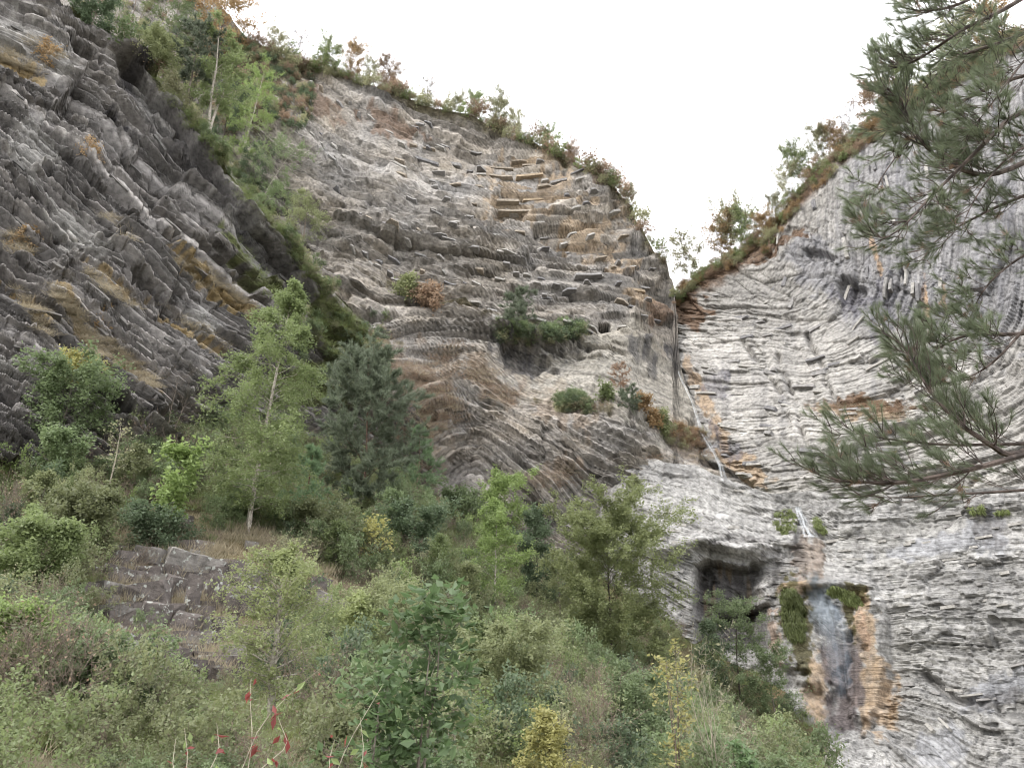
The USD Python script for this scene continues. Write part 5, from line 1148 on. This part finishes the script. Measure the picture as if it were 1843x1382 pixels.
# broken stone between the boulders
def stone_proto(parent, name, seed, mat):
    x = UsdGeom.Xform.Define(stage, f'{parent}/{name}').GetPrim()
    rng = np.random.default_rng(seed)
    h = trimesh.convex.convex_hull(np.array([[a, b, c] for a in (-1, 1) for b in (-1, 1) for c in (-1, 1)]) * rng.uniform(0.5, 1, (8, 3)) * np.array([0.5, 0.4, 0.22]))
    obj('stone', (h.vertices, h.faces), mat, x)
    return x
_q = [hit(_rng.uniform(165, 480), _rng.uniform(985, 1225)) for k in range(170)] + [hit(_rng.uniform(250, 340), _rng.uniform(1180, 1230)) for k in range(20)]
_q = np.array([a for a in _q if a is not None])
mass('rubble', 'small broken stones lying between the boulders of the rockfall', 'stones', [lambda q, k=k: stone_proto(q, 'broken_stone' if k == 0 else f'broken_stone_{k:03d}', 450 + k, ('boulder_grey_lichen', 'boulder_pale_lichen', 'boulder_grey_lichen')[k]) for k in range(3)],
     _q, _rng.integers(0, 3, len(_q)), _rng.uniform(0.4, 2.4, len(_q)), _rng.uniform(0, 6.28, len(_q)))

# heath and scrub along the rims
_pts, _ix, _s = [], [], []
def scrub(px, py, kinds, size):
    a = rock_at(px, py, 5.0); a[2] -= 0.3
    _pts.append(a); _ix.append(int(_r3.choice(kinds))); _s.append(size * _r3.uniform(0.6, 1.3))
_r3 = np.random.default_rng(31)
for u in np.arange(446, 1200, 4.0):
    for k in range(int(1 + 2.4 * n2(u / 30.0, 0.5, 3))):
        scrub(u + _r3.normal(0, 3), float(M_ridge(u)) + _r3.uniform(-3, 9), [1, 1, 5, 3, 3, 2], _r3.choice([1.0, 1.5, 2.4, 3.2]))
for u in np.arange(1212, 1835, 3.0):
    for k in range(3):
        scrub(u + _r3.normal(0, 4), float(R_ridge(u)) + _r3.random() ** 1.5 * (38 if u > 1370 else 20) + 1, [1, 1, 2, 3, 3, 4, 5], 1.35)
for k in range(90): scrub(_r3.uniform(900, 1052), 588 + 0.11 * (_r3.uniform(900, 1052) - 900) + _r3.uniform(0, 20), [0, 1, 6], 1.7)
for k in range(40): scrub(_r3.uniform(1000, 1060), _r3.uniform(715, 745), [0, 1, 6], 1.2)
for k in range(150):
    a = _r3.random(); scrub(330 + 250 * a + _r3.normal(0, 8) + 10, float(B_ridge(330 + 250 * a)) - 14 + _r3.normal(0, 6), [5, 1, 1, 6], 1.1)
for k in range(260):
    a, b = _r3.uniform(130, 480), _r3.uniform(-20, 200)
    if b < float(B_ridge(a)) - 6 and b > float(M_ridge(a)) + 4: scrub(a, b, [1, 1, 2, 6, 0, 5], 2.0)
for k in range(160):
    a = _r3.uniform(440, 560); scrub(a, float(M_ridge(a)) + _r3.uniform(5, 120), [0, 1, 2], 1.6)
for k in range(90): scrub(_r3.uniform(540, 700), _r3.uniform(560, 720), [0, 1, 6], 1.1)
for k in range(50): scrub(1200 + _r3.uniform(0, 70), 770 + _r3.uniform(0, 40), [1, 2, 4], 1.0)
mass('rim_scrub', 'low autumn scrub, green, brown and rusty, along the rims and ledges of the cliffs', 'scrub',
     [lambda q: bush_proto(q, 'dark_scrub', 441, 'leaf_dark', 420, 0.17), lambda q: bush_proto(q, 'olive_scrub', 442, 'leaf_pale', 380, 0.15), lambda q: bush_proto(q, 'rusty_scrub', 443, 'leaf_rust', 380, 0.15),
      lambda q: bush_proto(q, 'bare_scrub', 444, 'leaf_rust', 60, 0.1, n1=20, n2_=8), lambda q: bush_proto(q, 'ochre_scrub', 445, 'leaf_ochre', 380, 0.16), lambda q: bush_proto(q, 'light_scrub', 446, 'leaf_birch', 380, 0.16), lambda q: bush_proto(q, 'green_scrub', 447, 'leaf_green', 420, 0.17)],
     np.array(_pts), _ix, _s, _r3.uniform(0, 6.28, len(_pts)))

# moss curtains on the wet rock
def moss(label, items, n, seed):
    q, _, r = on_rock(seed, items, n)
    org = q.mean(0)
    t = thing('moss_curtain', org)
    p = np.repeat(q - org, 22, 0) + r.normal(0, 0.12, (len(q) * 22, 3)) + np.array([0, -0.15, 0])
    ax = np.c_[r.normal(0, 0.3, (len(p), 2)) + np.array([0, -0.35]), -np.ones(len(p))]
    tag(obj('hanging_moss', blades(r, p, ax, 0.45, 0.09), 'green_blade', t), kind='stuff')
    tag(obj('moss_cushion', leaves(r, p[::3] + r.normal(0, 0.1, p[::3].shape), 0.18), 'leaf_olive', t), kind='stuff')
    tag(t, label, 'moss')
moss('mossy green curtain left of the short cascade', [(1412, 938, 20, 22, 0, 1)], 260, 61)
moss('mossy brown-green tongue right of the short cascade', [(1474, 945, 8, 16, -40, 1)], 90, 62)
moss('dark olive moss hanging left of the lowest water veil', [(1428, 1108, 22, 46, -6, 1), (1416, 1070, 12, 12, 0, 1)], 330, 63)
moss('green moss patch under the rim right of the lowest water veil', [(1520, 1072, 34, 10, 25, 1)], 120, 64)
moss('small bright moss cushions on the ledge under the pine boughs', [(1758, 917, 16, 5, 0, 1), (1800, 920, 14, 5, 0, 1)], 70, 65)

# ================================================================== red-leaved shoots close by
def shoot(paths, Y, label, seed, n, leaf):
    rng = np.random.default_rng(seed)
    org = P(paths[0][0][0], paths[0][0][1], Y)
    t = thing('red_leaved_shoot', org)
    cs, rs, lp, la = [], [], [], []
    for k, path in enumerate(paths):
        a = np.array(path, float); s = np.linspace(0, len(a) - 1, 8)
        c = P(np.interp(s, range(len(a)), a[:, 0]), np.interp(s, range(len(a)), a[:, 1]), Y + 0.15 * k * math.cos(k) + 0.1 * s) - org
        cs.append(c); rs.append(np.linspace(0.0032, 0.0010, 8))
        for q in range(n):
            u = rng.uniform(0.25, 1.0); i = min(int(u * 7), 6); f = u * 7 - i
            lp.append(c[i] * (1 - f) + c[i + 1] * f + rng.normal(0, 0.02, 3) - np.array([0, 0, 0.02])); la.append([rng.normal(0, 0.5), rng.normal(0, 0.5), -1.0])
    obj('stems', tubes(np.array(cs), np.array(rs), 5), 'bark_pale', t)
    r2 = np.random.default_rng(seed + 1)
    k = len(lp)
    for i in range(k):
        m = leaves(r2, np.array(lp[i:i + 1]), leaf, 0.0, 0.45, axis=np.array(la[i:i + 1]))
        obj('leaf', m, 'leaf_red' if r2.random() < 0.8 else 'leaf_lime', t)
    tag(t, label, 'shrub')
shoot([[(420, 1420), (470, 1300), (530, 1240), (580, 1200)], [(440, 1420), (455, 1330), (450, 1260), (452, 1220)], [(450, 1400), (520, 1340), (500, 1290)]], 5.0, 'pale shoot with red leaves rising to the right in front of the front birch', 71, 8, 0.075)
shoot([[(330, 1430), (338, 1360), (332, 1310)], [(360, 1420), (395, 1350), (390, 1300)], [(340, 1440), (310, 1380), (316, 1330)]], 4.6, 'shorter shoot with dark red leaves at the bottom left of the rising one', 72, 5, 0.07)
shoot([[(590, 1430), (625, 1340), (660, 1280), (690, 1230)], [(640, 1430), (655, 1350), (648, 1290)], [(600, 1430), (592, 1370), (602, 1330)]], 5.2, 'thin shoot with red leaves in front of the glossy bushes', 73, 5, 0.07)
# ================================================================== the near pine whose boughs hang in from the right
def near_pine():
    rng = np.random.default_rng(91)
    base = np.array([7.4, 6.6, 0.0]); base[2] = gz(base[0], base[1]).item() - 0.2
    t = thing('near_pine_tree', base)
    K = 12; s = np.linspace(0, 1, K)
    H = 14.0
    trunk = np.stack([0.3 * s + 0.1 * np.sin(s * 5), 0.2 * s, H * s], 1)
    obj('trunk', tubes(trunk[None], (0.24 * (1 - 0.85 * s))[None], 10), 'bark_pine', t)
    # each bough: a path through the photograph's places, and how far ahead it runs; the last number is its thickness
    boughs = [([(2050, 700), (1843, 812), (1790, 805), (1740, 772), (1700, 735), (1665, 690), (1640, 645), (1596, 600)], 6.4, 0.034, 1.0),
              ([(2060, 760), (1843, 818), (1740, 846), (1624, 868), (1560, 868), (1500, 862), (1424, 826)], 6.1, 0.034, 1.0),
              ([(2060, 720), (1900, 790), (1780, 800), (1700, 800), (1600, 790), (1540, 780), (1480, 790)], 6.9, 0.024, 0.8),
              ([(2060, 900), (1900, 880), (1800, 885), (1700, 890), (1620, 895), (1540, 890)], 6.6, 0.020, 0.45),
              ([(2050, 560), (1843, 600), (1780, 600), (1720, 610), (1670, 640), (1630, 660)], 6.8, 0.026, 1.0),
              ([(2050, 480), (1880, 560), (1800, 640), (1740, 680), (1690, 690)], 6.3, 0.022, 0.9),
              ([(2050, 170), (1843, 293), (1761, 314), (1704, 293), (1660, 257), (1630, 200), (1590, 160)], 6.6, 0.036, 1.1),
              ([(2050, 120), (1843, 201), (1805, 225), (1760, 270), (1700, 330), (1664, 366), (1610, 420), (1560, 400)], 6.2, 0.034, 1.0),
              ([(2050, -40), (1843, 60), (1760, 90), (1700, 120), (1640, 190), (1580, 240)], 6.8, 0.03, 1.0),
              ([(2000, -120), (1820, 10), (1740, 50), (1680, 90), (1620, 120), (1590, 100)], 6.4, 0.03, 1.0),
              ([(1990, -180), (1810, -40), (1720, 10), (1660, 20), (1620, 10)], 6.0, 0.026, 0.8),
              ([(2050, 40), (1900, 120), (1800, 150), (1720, 190), (1660, 230), (1600, 300), (1570, 360)], 7.0, 0.028, 1.0),
              ([(2060, 260), (1900, 330), (1800, 370), (1740, 400), (1690, 430), (1660, 480)], 6.9, 0.026, 0.8),
              ([(2060, 330), (1920, 420), (1843, 460), (1790, 500), (1760, 540), (1740, 590)], 6.5, 0.022, 0.7),
              ([(2060, 230), (1900, 250), (1820, 280), (1760, 350), (1730, 420)], 6.2, 0.022, 0.8),
              ([(2060, 0), (1920, 40), (1843, 110), (1790, 180), (1740, 240)], 6.1, 0.022, 0.9)]
    for path, Y, r0, dens in boughs:
        a = np.array(path, float); n = 26
        u = np.linspace(0, len(a) - 1, n)
        from scipy.interpolate import CubicSpline
        cx, cy = CubicSpline(range(len(a)), a[:, 0])(u), CubicSpline(range(len(a)), a[:, 1])(u)
        Yc = Y + 0.5 * np.linspace(-0.5, 1, n) * rng.uniform(-1, 1) + 0.06 * np.cumsum(rng.normal(0, 1, n)) * 0.5
        main = P(cx, cy, Yc) - base
        hz = main[0, 2] + 0.25                      # joined to the trunk
        tp = np.array([np.interp(hz / H, s, trunk[:, k]) for k in range(3)])
        main = np.concatenate([[tp, tp * 0.4 + main[0] * 0.6], main])
        rad = r0 * 0.62 * np.linspace(1.6, 0.16, len(main))
        parts = [tubes(main[None], rad[None], 6)]
        twc, twr, np_, na = [], [], [], []
        def side(c, r, L, depth):
            """Twigs growing off a line, needle tufts at their outer parts."""
            m = len(c)
            step = np.linalg.norm(c[-1] - c[0]) / m
            cnt = max(2, int(np.linalg.norm(np.diff(c, axis=0), axis=1).sum() / (0.072 if depth == 0 else 0.082) * dens))
            for q in range(cnt):
                w = rng.uniform(0.22 if depth == 0 else 0.2, 1.0); i = min(int(w * (m - 1)), m - 2)
                d = unit(c[i + 1] - c[i])
                sdir = unit(np.cross(d, rng.normal(size=3)))
                dirn = unit(d * rng.uniform(0.45, 1.1) + sdir * rng.uniform(0.5, 1.0) + np.array([0, 0, 0.30]))
                l = L * rng.uniform(0.45, 1.1) * (1.15 - 0.55 * w)
                k = np.linspace(0, 1, 6)[:, None]
                bend = unit(d * 0.8 + np.array([0, 0, 0.55]) + rng.normal(0, 0.35, 3))
                cc = c[i] + (dirn * (1 - 0.35 * k) + bend * 0.45 * k) * l * k
                twc.append(cc); twr.append(np.linspace(max(r * 0.36, 0.0042), 0.0022, 6))
                if depth == 0:
                    side(cc, max(r * 0.5, 0.004), L * 0.45, 1)
                tuft(cc)
        def tuft(cc):
            nb = int(rng.integers(44, 76))
            f = rng.random(nb) ** 0.7 * 0.55 + 0.45
            x = f * 5; i = np.minimum(x.astype(int), 4)
            pt = cc[i] * (1 - (x - i))[:, None] + cc[i + 1] * (x - i)[:, None]
            d = unit(cc[i + 1] - cc[i])
            np_.append(pt); na.append(unit(d * 1.0 + unit(np.cross(d, rng.normal(size=(nb, 3)))) * rng.uniform(0.25, 0.8, (nb, 1))))
        side(main[3:], r0 * 0.5, 0.56, 0)
        tuft(main[-6:])
        twc, twr = np.array(twc), np.array(twr)
        parts.append(tubes(twc, twr, 3))
        b = obj('bough', join(*parts), 'bark_bough', t)
        pt, ax = np.concatenate(np_), np.concatenate(na)
        brown = rng.random(len(pt)) < 0.0
        tag(obj('needles', blades(rng, pt, ax, 0.10, 0.0030), 'needle_near', b), kind='stuff')
        k = rng.choice(len(twc), max(3, len(twc) // 14), replace=False)
        pb = np.repeat(twc[k, 2], 26, 0) + rng.normal(0, 0.01, (len(k) * 26, 3)); db = np.repeat(unit(twc[k, 3] - twc[k, 2]), 26, 0)
        tag(obj('dead_needles', blades(rng, pb, db + unit(rng.normal(size=pb.shape)) * 0.7 - np.array([0, 0, 0.3]), 0.09, 0.0042), 'needle_brown', b), kind='stuff')
    tag(t, 'near pine reaching in from the right edge with long-needled boughs', 'tree')
    return t
near_pine()
